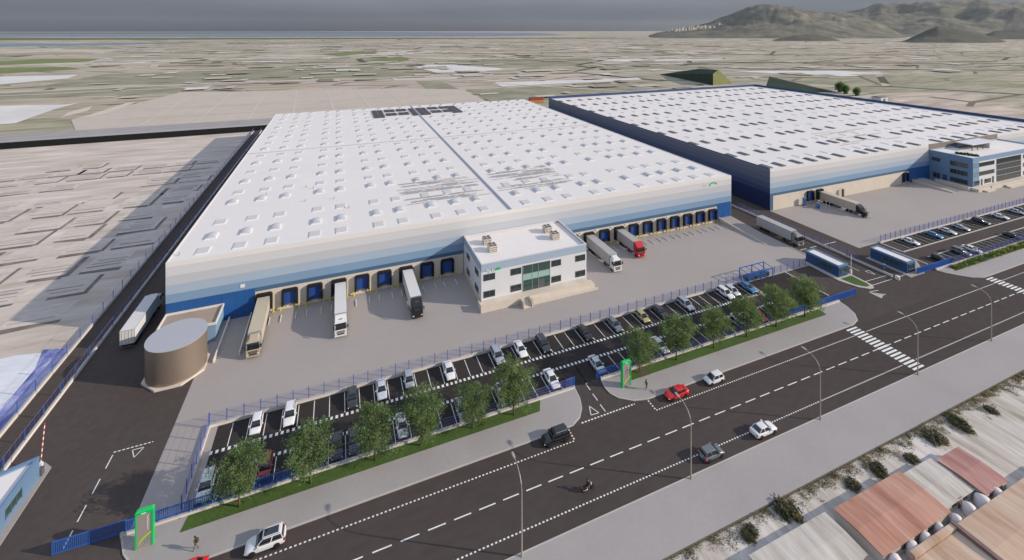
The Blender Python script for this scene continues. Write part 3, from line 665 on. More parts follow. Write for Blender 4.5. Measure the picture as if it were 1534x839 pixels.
MB().box(-35.05, -18.0, AY0-.04, AY0-.005, 0, 6.1).build('blue_panel', 'panel', wa); MB().box(122.1, 128.0, AY0-.04, AY0-.005, 0, 6.1).build('blue_panel', 'panel', wa)
PJ = MB().box(-.02, .02, AY0-.052, AY0-.041, .1, 6.0).mesh('panel_joint', 'b5')
for k in range(11): part('panel_joint', PJ, wa, (-34.98+k*1.55, 0, 0))
mb = MB(); mb.box(-20.9, -20.0, AY0-.09, AY0-.005, 6.75, 7.5); mb.build('wall_box', 'white', wa)
mb = MB(); mb.box(124.2, 125.6, AY0-.10, AY0-.045, .05, 2.3); mb.build('door', 'door', wa)
# the faint mark high on the right end of the facade: two short bars and a green arc
for x in (115.9, 116.8): MB().box(x, x+.15, AY0-.05, AY0-.006, 12.5, 13.5).build('facade_letter', 'b2', wa)
mb = MB()
for k in range(10):
    a0, a1 = math.pi*(1-k/11), math.pi*(1-(k+1)/11)
    mb.add([(120.3+1.9*math.cos(a0), AY0-.05, 12.6+1.25*math.sin(a0)), (120.3+1.9*math.cos(a1), AY0-.05, 12.6+1.25*math.sin(a1)), (120.3+1.35*math.cos(a1), AY0-.05, 12.6+.8*math.sin(a1)), (120.3+1.35*math.cos(a0), AY0-.05, 12.6+.8*math.sin(a0))], [(3,2,1,0)])
mb.build('facade_emblem', 'green', wa)
docksA = [-16.05+5.43*k for k in range(9)] + [65.7+5.41*k for k in range(11)]
for i, x in enumerate(docksA):
    d = part('dock_door', DOOR, wa, (x, AY0, 0))
    part('dock_shelter', SHEL, d, (0, -.06, 0)); part('dock_sill', SILL, d)
    if i >= 9: part('wall_lamp', WLAMP, wa, (x-2.7, AY0, 0))
CXA = [-29,-21.6,-14.9,-5.3,.9,10.1,16.4,25.3,32.4,39,52,59.3,66,75.7,81.8,92.8,102.1,108.1,115.5,122.6]
RYA = [130.3,154,173.4,195.6,217.4,240.2,263,285.6,302]
FYA = [122.6,139.3,162.8,184.6,206.6,228.5,251,274,294]
occ = lambda x, y: (20 < x < 73.5 and 271 < y < 298)
scatter(DOME, [(x, y) for y in RYA for x in CXA if not occ(x, y)], 15.003, wa, 'skylight_dome')
scatter(FLAT, [(x, y) for y in FYA for x in CXA if not occ(x, y)], 15.003, wa, 'flat_skylight')
# dark solar field at the back of the roof, bare racks still without panels at the front
def panels(rects, z, name, m, parent, px=3.2, py=4.2):
    for (x0, x1, y0, y1) in rects:
        mb = MB(); y = y0
        while y < y1-.1:
            x = x0
            while x < x1-.1:
                mb.add([(x,y,z),(x+px-.15,y,z),(x+px-.15,y+py-1.5,z+.35),(x,y+py-1.5,z+.35),(x,y,z-.06),(x+px-.15,y,z-.06),(x+px-.15,y+py-1.5,z+.29),(x,y+py-1.5,z+.29)],
                       [(0,1,2,3),(7,6,5,4),(0,4,5,1),(2,6,7,3),(1,5,6,2),(0,3,7,4)]); x += px
            y += py
        mb.build(name, m, parent)
panels([(19.6,26.0,271,296),(27,33.4,288,296),(34.3,40.7,288,296),(27,33.4,275.5,284),(34.3,40.7,275.5,284),(42.0,45.2,271,296),(46.6,53.0,271,296),(54.2,60.6,288,296),(61.6,65,288,296),(54.2,60.6,275.5,284),(61.6,65,275.5,284),(66.4,72.8,271,296)], 15.25, 'solar_panel', 'solar', wa)
mb = MB(); r2 = random.Random(9)
for y in [133.0+.62*k for k in range(38)]:
    x = 18.2+r2.uniform(-.8,2.2)
    while x < 71:
        ln = r2.uniform(4, 13); xe = min(x+ln, 74.5-(y-133)*.1)
        near = any(abs(y-a) < 2.0 for a in (130.3, 154)) or (137.4 < y < 141.2)
        if not (x < 45.2 < xe or x < 46.4 < xe) and not (near and any(x-1.8 < c < xe+1.8 for c in CXA)) and r2.random() < .68:
            mb.box(x, xe, y, y+.11, 15.12, 15.20); 
            if r2.random() < .5: mb.bar((x+ln*.3, y+.07, 15.12), (x+ln*.3, y+.9, 15.30), .09)
        x = xe + r2.uniform(.3, 1.2)
o = mb.build('panel_rack', 'rack', wa); o['kind'] = 'stuff'
mb = MB()
for x, y in [(-7.3,158),(-1,146),(-9,147),(-20.6,157),(3.0,137),(-33.5,122.2),(-9.5,160)]:
    mb.tube([(x,y,15.0),(x,y,15.7)], .14, 8)
mb.build('roof_vent', 'steel', wa)

# ---- warehouse B
BX0, BX1, BY0, BY1 = 147.5, 358, 119, 304
wb = thing('warehouse', 'far logistics hall beyond the service lane, its white roof dotted with dark rectangular skylights', 'warehouse', (0,0,0))
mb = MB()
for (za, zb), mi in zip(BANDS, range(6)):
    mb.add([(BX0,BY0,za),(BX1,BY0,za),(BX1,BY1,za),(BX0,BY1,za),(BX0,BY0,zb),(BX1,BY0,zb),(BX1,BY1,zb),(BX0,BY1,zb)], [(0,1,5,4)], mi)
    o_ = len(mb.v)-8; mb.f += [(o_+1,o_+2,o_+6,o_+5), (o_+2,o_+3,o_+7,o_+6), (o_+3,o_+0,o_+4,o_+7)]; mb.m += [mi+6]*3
for q, c_ in enumerate([(.012,.022,.075),(.035,.055,.13),(.06,.085,.16),(.095,.115,.18),(.12,.135,.185),(.15,.165,.21)]): M['n%d' % q] = mat('painted_shade_band_%d' % q, c_, .5)  # cladding bands with shade painted into their colour, for side and back walls
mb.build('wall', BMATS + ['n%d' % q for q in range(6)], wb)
MB().rect(BX0, BX1, BY0, BY1, 14.6).build('roof', 'roofB', wb)
MB().box(BX0-.02, BX0+.3, BY0+.3, BY1-.32, 14.985, 15.25).build('parapet', 'navy', wb); MB().box(BX1-.3, BX1+.02, BY0+.3, BY1-.32, 14.985, 16.3).build('parapet', 'navy', wb); MB().box(BX0-.02, BX1+.02, BY1-.3, BY1+.02, 14.985, 16.4).build('parapet', 'navy', wb)
MB().box(BX0-.02, BX1+.02, BY0-.02, BY0+.29, 14.985, 15.13).box(BX0+.02, BX1-.02, BY0+.02, BY0+.29, 14.55, 14.984).build('roof_edge', 'b0', wb)
mb = MB(); mb.box(149, 230.2, BY0-.05, BY0+.05, .006, 5.2); mb.build('concrete_base', 'conc', wb)
mb = MB(); mb.box(230.3, 245, BY0-.04, BY0-.005, 0, 6.1); mb.build('blue_panel', 'panel', wb)
for x in (168.3, 173.6, 227.4):
    d = part('dock_door', DOOR, wb, (x, BY0, 0)); part('dock_shelter', SHEL, d, (0, -.06, 0)); part('dock_sill', SILL, d)
CXB = [149.4,157.2,166.6,174.8,182.3,191.4,205.5,212.4,219.1,232,242.1,259,268,277.2,288.4,296.9,310,318.8,326.6,338,348]
RYB = [123.2,139.2,160,181.4,203,225,247,269,290]
FYB = [128.6,147,170.5,192,214,236,258,280]
scatter(DARK, [(x+ .9*(x<150.), y) for y in RYB for x in CXB], 14.605, wb, 'dark_skylight')
scatter(LIGHT, [(x, y) for y in FYB for x in CXB[1:]], 14.605, wb, 'flat_skylight')
mb = MB(); r2 = random.Random(4)
for y in [133.5+1.1*k for k in range(19)]:
    x = 207+r2.uniform(0,8)+ (y-133)*.25
    while x < 243+(y-133)*.3:
        ln = r2.uniform(5,16)
        if r2.random() < .62 and not any(abs(y-a) < 3 for a in RYB+FYB): mb.box(x, x+ln, y, y+.22, 14.72, 14.84)
        x += ln + r2.uniform(.6, 4)
o = mb.build('panel_rack', 'tanseam', wb); o['kind'] = 'stuff'
MB().box(236.5, 237.5, 150, 303, 14.61, 14.62).build('expansion_joint', 'offwhite', wb)

def window(parent, axis, a0, a1, z0, z1, plane, out, nx=2, glassm='glass', framem='frame', name='window'):
    """framed window on a wall; axis 'x' = wall along X at y=plane facing out (-1 = -Y); axis 'y' = wall along Y at x=plane"""
    fm = MB(); gm = MB(); t = .09
    def bx(m, u0, u1, d0, d1, w0, w1):
        lo, hi = sorted((plane+out*d0, plane+out*d1))
        (m.box(u0, u1, lo, hi, w0, w1) if axis == 'x' else m.box(lo, hi, u0, u1, w0, w1))
    bx(fm, a0, a1, .004, .09, z0, z0+t); bx(fm, a0, a1, .004, .09, z1-t, z1)
    for i in range(nx+1):
        u = a0 + (a1-a0-t)*i/nx; bx(fm, u, u+t, .004, .088, z0+t, z1-t)
    bx(gm, a0+t*.5, a1-t*.5, .003, .045, z0+t*.5, z1-t*.5)
    f = fm.build(name, framem, parent); gm.build('pane', glassm, f)
    return f

# ---- the office in front of warehouse A
ox0, ox1, oy0, oy1 = 32.0, 60.8, 102.7, 118.78
of = thing('office_building', 'two storey white office with pale blue top band and green glass middle', 'office', (0,0,0))
mb = MB()
for (za, zb, mi) in ((0, 1.3, 2), (1.3, 8.05, 0), (8.05, 10.0, 1)):
    vs = [(ox0,oy0,za),(ox1,oy0,za),(ox1,oy1,za),(ox0,oy1,za),(ox0,oy0,zb),(ox1,oy0,zb),(ox1,oy1,zb),(ox0,oy1,zb)]
    mb.add(vs, [(0,1,5,4),(1,2,6,5),(2,3,7,6),(3,0,4,7)], mi)
mb.build('wall', ['offwhite', 'b3', 'conc'], of)
MB().rect(ox0+.3, ox1-.3, oy0+.3, oy1-.3, 9.45).build('roof', 'conc' if False else 'roofA', of)
mb = MB()
for a in ((ox0-.03, ox1+.03, oy0-.03, oy0+.3), (ox0-.03, ox1+.03, oy1-.3, oy1+.02), (ox0-.03, ox0+.3, oy0+.305, oy1-.305), (ox1-.3, ox1+.03, oy0+.305, oy1-.305)): mb.box(*a, 9.90, 10.03); mb.box(a[0]+.04, a[1]-.04, a[2]+.04, a[3]-.04, 9.4, 9.899)
mb.build('parapet', 'b1', of)
for a0, a1 in ((32.55,35.45),(39.5,42.3),(50.6,53.3),(57.5,60.4)):
    window(of, 'x', a0, a1, 5.9, 7.45, oy0, -1); window(of, 'x', a0, a1, 1.85, 3.4, oy0, -1)
for b0, b1 in ((105.0,107.9),(112.9,115.6)):
    window(of, 'y', b0, b1, 5.75, 7.2, ox0, -1); window(of, 'y', b0, b1, 1.75, 3.2, ox0, -1)
for b0, b1 in ((105.0,107.9),(112.9,115.6)):
    window(of, 'y', b0, b1, 5.75, 7.2, ox1, 1); window(of, 'y', b0, b1, 1.75, 3.2, ox1, 1)
cw = MB()
for x in (42.7, 45.2, 46.9, 50.13): cw.box(x, x+.09, oy0-.12, oy0-.004, 1.3, 7.75)
for z in (1.3, 4.05, 5.5, 7.66): cw.box(42.79, 50.13, oy0-.115, oy0-.006, z, z+.08)
cwo = cw.build('curtain_wall', 'alu', of)
mb = MB(); mb.box(42.75, 50.15, oy0-.06, oy0-.003, 1.35, 4.05); mb.box(42.75, 50.15, oy0-.06, oy0-.003, 5.55, 7.7); mb.build('pane', 'gglass', cwo)
MB().box(42.75, 50.15, oy0-.065, oy0-.003, 4.1, 5.52).build('spandrel', 'spandrel', cwo)
MB().box(47.1, 48.6, oy0-.09, oy0-.061, 1.35, 3.5).build('door', 'frame', cwo)
# letters and green leaf mark under the blue band
def letters(word, x, z, h, y, out=-.03):
    g = {'S': [(0,1,1,1),(0,.5,0,1),(0,.5,1,.5),(1,0,1,.5),(0,0,1,0)], 'L': [(0,0,0,1),(0,0,1,0)], 'B': [(0,0,0,1),(0,1,.9,1),(0,.5,1,.5),(0,0,1,0),(.95,.5,.95,1),(1,0,1,.5)]}
    mb = MB(); t = h*.2; w = h*.62
    for i, ch in enumerate(word):
        for a, b, c, d in g[ch]:
            xa, xb = sorted((x+i*h*.92+a*w, x+i*h*.92+c*w)); za, zb = sorted((z+b*(h-t), z+d*(h-t)))
            mb.box(xa, xb+t, y+out-.002*i, y-.004, za, zb+t)
    return mb
letters('SLB', 33.05, 7.78, .78, oy0).build('sign_letters', 'white', of)
mb = MB(); mb.prism([(35.5,0),(37.0,.15),(36.9,.62),(36.2,.75),(35.7,.55)], 0, .03)
lf = mb.build('sign_leaf', 'green', of); lf.rotation_euler = (R(90),0,0); lf.location = (-.1, oy0-.004, 7.85)

def ac_unit(x, y, z, label):
    t = thing('air_conditioner', label, 'air conditioner', (x, y, z), 0, 'rooftop air conditioning units')
    mb = MB()
    for a in (-1.05, .05):
        for b in (-1.05, .05): mb.box(a, a+1.0, b, b+1.0, .25, 1.55)
    mb.build('casing', 'conc', t)
    for a in (-.55, .55):
        for b in (-.55, .55):
            MB().tube([(a,b,1.552),(a,b,1.70)], .38, 14).build('fan', 'frame', t)
            if b > 0: continue
            mb = MB(); mb.box(a-.30, a-.06, -1.08, -1.052, .5, .75); mb.box(a+.1, a+.30, -1.08, -1.052, .5, .75); mb.box(a-.30, a-.06, -1.08, -1.052, 1.05, 1.3); mb.box(a+.1, a+.30, -1.08, -1.052, 1.05, 1.3); mb.build('vent_slots', 'frame', t)
    for a in (-.95, .8):
        for b in (-.95, .8): MB().box(a, a+.15, b, b+.15, 0, .25).build('leg', 'steel', t)
ac_unit(36.9, 113.5, 9.452, 'back unit of the left pair of cream air conditioners on the white office roof')
ac_unit(37.0, 109.3, 9.452, 'front unit of the left pair of cream air conditioners on the white office roof')
ac_unit(54.9, 114.0, 9.452, 'back unit of the right pair of cream air conditioners on the white office roof')
ac_unit(55.0, 109.6, 9.452, 'front unit of the right pair of cream air conditioners on the white office roof')
pf = thing('entrance_platform', 'long cream concrete platform with steps and ramp along the front of the white office', 'platform', (0,0,0))
MB().box(31.3, 60.6, 100.3, 102.65, .008, 1.15).build('deck', 'conc', pf)
mb = MB(); mb.box(31.3, 40.8, 100.1, 100.295, .01, 1.75); mb.box(43.6, 60.6, 100.1, 100.295, .01, 1.45); mb.box(31.1, 31.295, 100.1, 102.6, .01, 1.7); mb.build('parapet', 'conc', pf)
mb = MB(); mb.box(41.0, 41.3, 98.0, 100.09, .01, 1.5); mb.box(43.2, 43.5, 98.0, 100.09, .01, 1.5)
for k in range(6): mb.box(41.31, 43.19, 100.09-.33*(k+1), 100.085-.33*k, .01, 1.0-.17*k)
mb.build('steps', 'conc', pf)
mb = MB(); mb.add([(44,98.9,.012),(61.6,98.9,.012),(61.6,100.09,.012),(44,100.09,.012),(44,98.9,1.0),(44,100.09,1.0),(61.6,98.9,.06),(61.6,100.09,.06)], [(0,1,6,4),(4,6,7,5),(3,5,7,2),(0,4,5,3),(1,2,7,6)]); mb.box(43.9, 61.8, 98.65, 98.89, .01, .55); mb.box(60.65, 61.8, 100.1, 102.3, .01, .6); mb.build('ramp', 'conc', pf)

# ---- office of warehouse B
qx0, qx1, qy0, qy1 = 245.0, 301.0, 104.2, 118.9
ob = thing('office_building', 'three storey blue and white office with a roof terrace', 'office', (0,0,0))
mb = MB()
mb.add([(qx0,qy0,0),(qx0,qy1,0),(qx0,qy0,13),(qx0,qy1,13)], [(0,2,3,1)], 0)
mb.add([(qx0,qy0,0),(qx1,qy0,0),(qx1,qy0,11.2),(qx0,qy0,11.2)], [(0,1,2,3)], 1)
mb.add([(qx0,qy0,11.2),(qx1,qy0,11.2),(qx1,qy0,13),(qx0,qy0,13)], [(0,1,2,3)], 2)
mb.add([(qx1,qy0,0),(qx1,qy1,0),(qx1,qy0,13),(qx1,qy1,13),(qx0,qy1,0),(qx0,qy1,13)], [(0,1,3,2),(1,4,5,3)], 0)
mb.box(qx0+.05, qx0+4.6, qy0-.05, qy0-.003, 1.2, 11.15, 2)
mb.build('wall', ['kioskblue', 'offwhite', 'b4'], ob)
MB().rect(qx0+.3, qx1-.3, qy0+.3, qy1-.3, 12.5).build('roof', 'roofB', ob)
mb = MB()
for a in ((qx0-.03, qx1+.03, qy0-.03, qy0+.3), (qx0-.03, qx1+.03, qy1-.3, qy1-.02), (qx0-.03, qx0+.3, qy0+.305, qy1-.305), (qx1-.3, qx1+.03, qy0+.305, qy1-.305)): mb.box(*a, 12.95, 13.08); mb.box(a[0]+.04, a[1]-.04, a[2]+.04, a[3]-.04, 12.3, 12.949)
mb.build('parapet', 'b3', ob)
MB().box(qx0-.2, qx1, qy1+.02, qy1+.25, 12.9, 15.3).build('back_screen', 'taupe', ob)
for z in (1.5, 5.0, 8.4):
    window(ob, 'y', 105.8, 111.6, z, z+1.9, qx0, -1, 5)
window(ob, 'y', 115.0, 118.0, 8.6, 10.2, qx0, -1, 3); window(ob, 'y', 115.0, 117.5, 1.5, 3.6, qx0, -1, 2)
MB().box(qx0-.05, qx0-.004, 112.6, 114.2, 1.2, 3.6).build('door', 'navy', ob)
for z in (5.2, 8.9): window(ob, 'x', 245.6, 261.3, z, z+1.7, qy0, -1, 12)
window(ob, 'x', 245.6, 249.8, 1.5, 3.4, qy0-.05, -1, 4); window(ob, 'x', 253.6, 258.6, 1.6, 3.4, qy0, -1, 4)
MB().box(251.0, 252.2, qy0-.08, qy0-.003, 1.2, 3.7).build('door', 'frame', ob); MB().box(259.6, 261, qy0-.08, qy0-.003, 1.2, 3.9).build('door', 'frame', ob)
window(ob, 'x', 263.0, 283.0, 1.2, 10.9, qy0, -1, 18, name='curtain_wall')
mb = MB()
for z in (3.6, 6.0, 8.4): mb.box(263, 283, qy0-.12, qy0-.092, z, z+.18)
mb.build('mullion', 'alu', ob)
for a0 in (285.0, 291.0): 
    for z in (1.5, 5.2, 8.9): window(ob, 'x', a0, a0+4.5, z, z+1.7, qy0, -1, 4)
pv = MB(); pv.box(262, 281, 111.5, 117.5, 15.0, 15.35, 0); pv.box(276, 281, 111.6, 117.4, 12.52, 14.99, 1)
for x in (262.2, 266.5, 271): 
    for y in (111.7, 117.1): pv.box(x, x+.25, y, y+.25, 12.52, 14.99, 2)
pv.box(262.3, 275.9, 116.6, 116.8, 12.52, 14.99, 2)
pv.build('terrace_pavilion', ['offwhite', 'b1', 'frame'], ob)
pb = thing('entrance_platform', 'stepped cream concrete platform round the foot of the blue and white office', 'platform', (0,0,0))
mb = MB(); mb.box(243.2, 295, 101.6, 104.15, .008, 1.15); mb.box(241.6, 244.95, 104.16, 115.0, .008, 1.1); mb.build('deck', 'conc', pb)
mb = MB(); mb.box(246.5, 252.5, 100.2, 101.58, .008, .55); mb.box(262, 284, 99.4, 101.58, .008, .5); mb.box(262, 284, 100.5, 101.57, .5, .85); mb.build('steps', 'conc', pb)
mb = MB(); mb.box(241.4, 241.59, 104.0, 115.1, .009, 1.7); mb.box(252.6, 261.9, 101.4, 101.59, .009, 1.6); mb.build('parapet', 'conc', pb)
rp = thing('loading_ramp', 'low concrete ramp with two kerbs running out beside the blue and white office', 'ramp', (0,0,0))
mb = MB(); mb.add([(232.6,118.8,1.1),(240.8,118.8,1.1),(240.8,105,.012),(232.6,105,.012),(232.6,118.8,.01),(240.8,118.8,.01)], [(0,3,2,1),(0,4,3),(1,2,5),(0,1,5,4)]); mb.build('slope', 'yard', rp)
mb = MB()
for x in (232.3, 236.6): mb.add([(x,118.8,.01),(x+.28,118.8,.01),(x+.28,104.8,.01),(x,104.8,.01),(x,118.8,1.45),(x+.28,118.8,1.45),(x+.28,104.8,.3),(x,104.8,.3)], [(4,7,6,5),(0,4,5,1),(3,2,6,7),(0,3,7,4),(1,5,6,2)])
mb.build('kerb', 'conc', rp)
rp = thing('loading_ramp', 'low concrete ramp at the right end of the near hall, by the blue corner panel', 'ramp', (0,0,0))
mb = MB(); mb.add([(123.0,118.8,1.1),(128.2,118.8,1.1),(128.2,101,.012),(123.0,101,.012),(123.0,118.8,.01),(128.2,118.8,.01)], [(0,3,2,1),(0,4,3),(1,2,5),(0,1,5,4)]); mb.build('slope', 'yard', rp)
mb = MB()
for x in (122.7,): mb.add([(x,118.8,.01),(x+.28,118.8,.01),(x+.28,100.5,.01),(x,100.5,.01),(x,118.8,1.3),(x+.28,118.8,1.3),(x+.28,100.5,.15),(x,100.5,.15)], [(4,7,6,5),(0,4,5,1),(3,2,6,7),(0,3,7,4),(1,5,6,2)])
mb.build('kerb', 'conc', rp)
def box_bush(label, x, y, z, group=None):
    t = thing('potted_plant', label, 'plant', (x,y,z)); mb = MB(); mb.prism([(-.4,-.4),(.4,-.4),(.4,.4),(-.4,.4)], 0, .5); mb.build('planter', 'frame', t); return t

# ---- water tank, pump house, kerb walls at the left end
def disc(cx, cy, r_, n=64, a0=0): return [(cx+r_*math.cos(a0+2*math.pi*k/n), cy+r_*math.sin(a0+2*math.pi*k/n)) for k in range(n)]
tk = thing('water_tank', 'big round brown water tank with a flat grey lid', 'tank', (-29.15, 105.0, 0))
mb = MB()
n = 72
for (za, zb, r_) in ((.14, 6.75, 4.9),):
    a = disc(0, 0, r_, n); mb.v += [(x,y,za) for x,y in a] + [(x,y,zb) for x,y in a]
    for k in range(n): mb.f.append((k, (k+1)%n, n+(k+1)%n, n+k)); mb.m.append(0)
mb.build('shell', 'tank', tk, smooth=True)
mb = MB(); mb.prism(disc(0,0,4.97,72), 6.752, 6.85); mb.build('lid', 'tanktop', tk)
mb = MB(); mb.prism([(5.3*1.02*math.cos(R(22.5+45*k)), 5.6*math.sin(R(22.5+45*k))) for k in range(8)], .006, .35)
o = mb.build('base_slab', 'conc', tk)
ph = thing('pump_house', 'low flat roofed pump house with a brown roof behind the round tank', 'shed', (0,0,0))
mb = MB(); mb.box(-34.9, -24.2, 111.8, 118.8, 0, 3.6); mb.build('wall', 'b4', ph)
MB().rect(-34.7, -24.4, 112, 118.7, 3.62).build('roof', 'brownroof', ph)
mb = MB()
for a in ((-35.05,-24.05,111.6,111.85),(-35.05,-24.05,118.6,118.85),(-35.05,-34.8,111.855,118.595),(-24.3,-24.05,111.855,118.595)): mb.box(*a, 3.55, 4.0)
mb.build('parapet', 'lotwall', ph)
kw = thing('kerb_wall', 'thin low wall on the yard just right of the brown tank', 'wall', (0,0,0)); MB().box(-23.1, -22.85, 104.4, 118.7, .006, .75).build('wall', 'lotwall', kw)
kw = thing('kerb_wall', 'thin low wall on the yard between the brown tank and the first docked lorry', 'wall', (0,0,0)); MB().box(-18.75, -18.5, 104.9, 118.7, .006, .75).build('wall', 'lotwall', kw)

# ---- raised road behind the site with its black front wall
ew = thing('retaining_wall', 'long pitch black wall carrying the raised grey road at the back left', 'wall', (0,0,0))
MB().box(-420, -34, 337.2, 338.0, GZ-.2, 3.0).build('wall', 'blackwall', ew)
struct('raised_road', MB().box(-420, 129, 338.02, 363, GZ-.2, 3.05), 'deck')
mb = MB()
for y in (345.5, 347.6, 353, 355, 360): mb.rect(-420, 129, y, y+.45, 3.06)
struct('raised_road_lines', mb, 'deckline')

# ================================================================== VEHICLES
# cars: local +X is forward, origin on the ground under the middle
def sect(x, hw, zb, zt, tuck=.90):
    """closed cross-section ring of a car body at station x"""
    zm = zb + (zt-zb)*.50
    half = [(.62*hw, zb), (.93*hw, zb+.04), (hw*.99, zb+.16), (hw, zm), (hw*.985, zt-.14), (hw*.93, zt-.045), (hw*.80, zt), (hw*.40, zt+.018)]
    return [(x, -y, z) for y, z in half] + [(x, y, z) for y, z in half[::-1]]
def rrect(x0, x1, hw, z, r_=.22, n=4, bow=.0):
    """rounded rectangle ring in plan"""
    pts = []
    for cx, cy, a0 in ((x1-r_, hw-r_, 0), (x0+r_, hw-r_, 90), (x0+r_, -hw+r_, 180), (x1-r_, -hw+r_, 270)):
        for k in range(n+1):
            a = R(a0+90*k/n); pts.append((cx+r_*math.cos(a), cy+r_*math.sin(a), z))
    return pts
def wheel_meshes(r_, w):
    t = MB(); n = 20
    prof = [(-w/2, r_*.66), (-w/2, r_*.92), (-w*.36, r_), (w*.36, r_), (w/2, r_*.92), (w/2, r_*.66)]
    t.loft([[(rr*math.cos(2*math.pi*k/n), y, rr*math.sin(2*math.pi*k/n)) for k in range(n)] for y, rr in prof])
    rm = MB()
    for sgn in (-1, 1):
        y = sgn*(w/2-.03)
        c = [(r_*.64*math.cos(2*math.pi*k/n), y, r_*.64*math.sin(2*math.pi*k/n)) for k in range(n)]
        c2 = [(r_*.15*math.cos(2*math.pi*k/n), y+sgn*.025, r_*.15*math.sin(2*math.pi*k/n)) for k in range(n)]
        o = len(rm.v); rm.v += c + c2
        for k in range(n):
            if k % 4 != 1:
                f = (o+k, o+(k+1)%n, o+n+(k+1)%n, o+n+k); rm.f.append(f if sgn < 0 else f[::-1]); rm.m.append(0)
        rm.f.append(tuple(range(o+n, o+2*n)) if sgn < 0 else tuple(range(o+2*n-1, o+n-1, -1))); rm.m.append(0)
    return t.mesh('tyre', 'tyre', True), rm.mesh('rim', 'rim')
CARS = {}
SPEC = {  # stations (x, half width, z bottom, z top); cabin base x0,x1,hw,z ; roof x0,x1,hw,z ; wheel xs, radius
 'sedan': dict(st=[(-2.32,.66,.42,.76),(-2.26,.78,.32,.92),(-2.05,.85,.26,.99),(-1.5,.89,.22,.985),(-.6,.90,.20,.94),(.4,.90,.20,.925),(1.0,.90,.20,.925),(1.55,.88,.21,.86),(2.0,.83,.24,.77),(2.22,.74,.28,.66),(2.31,.62,.36,.56)],
      base=(-1.95,1.12,.80,.90), roof=(-1.10,.22,.60,1.42), wx=(-1.38,1.42), wr=.33),
 'hatch': dict(st=[(-1.98,.68,.40,.84),(-1.93,.79,.30,.95),(-1.7,.84,.25,.97),(-1.1,.86,.22,.955),(-.3,.87,.20,.94),(.5,.87,.20,.93),(1.0,.86,.21,.91),(1.5,.84,.23,.83),(1.82,.76,.27,.70),(1.93,.62,.36,.56)],
      base=(-1.88,1.10,.78,.90), roof=(-1.55,.25,.62,1.48), wx=(-1.22,1.22), wr=.31),
 'suv': dict(st=[(-2.30,.72,.48,.98),(-2.25,.84,.38,1.08),(-2.0,.90,.32,1.10),(-1.2,.93,.28,1.08),(-.2,.94,.27,1.06),(.7,.94,.27,1.05),(1.1,.93,.28,1.04),(1.7,.91,.30,.98),(2.1,.85,.34,.86),(2.27,.76,.40,.72),(2.33,.62,.48,.60)],
      base=(-2.20,1.15,.85,1.02), roof=(-1.85,.30,.70,1.68), wx=(-1.35,1.42), wr=.37)}
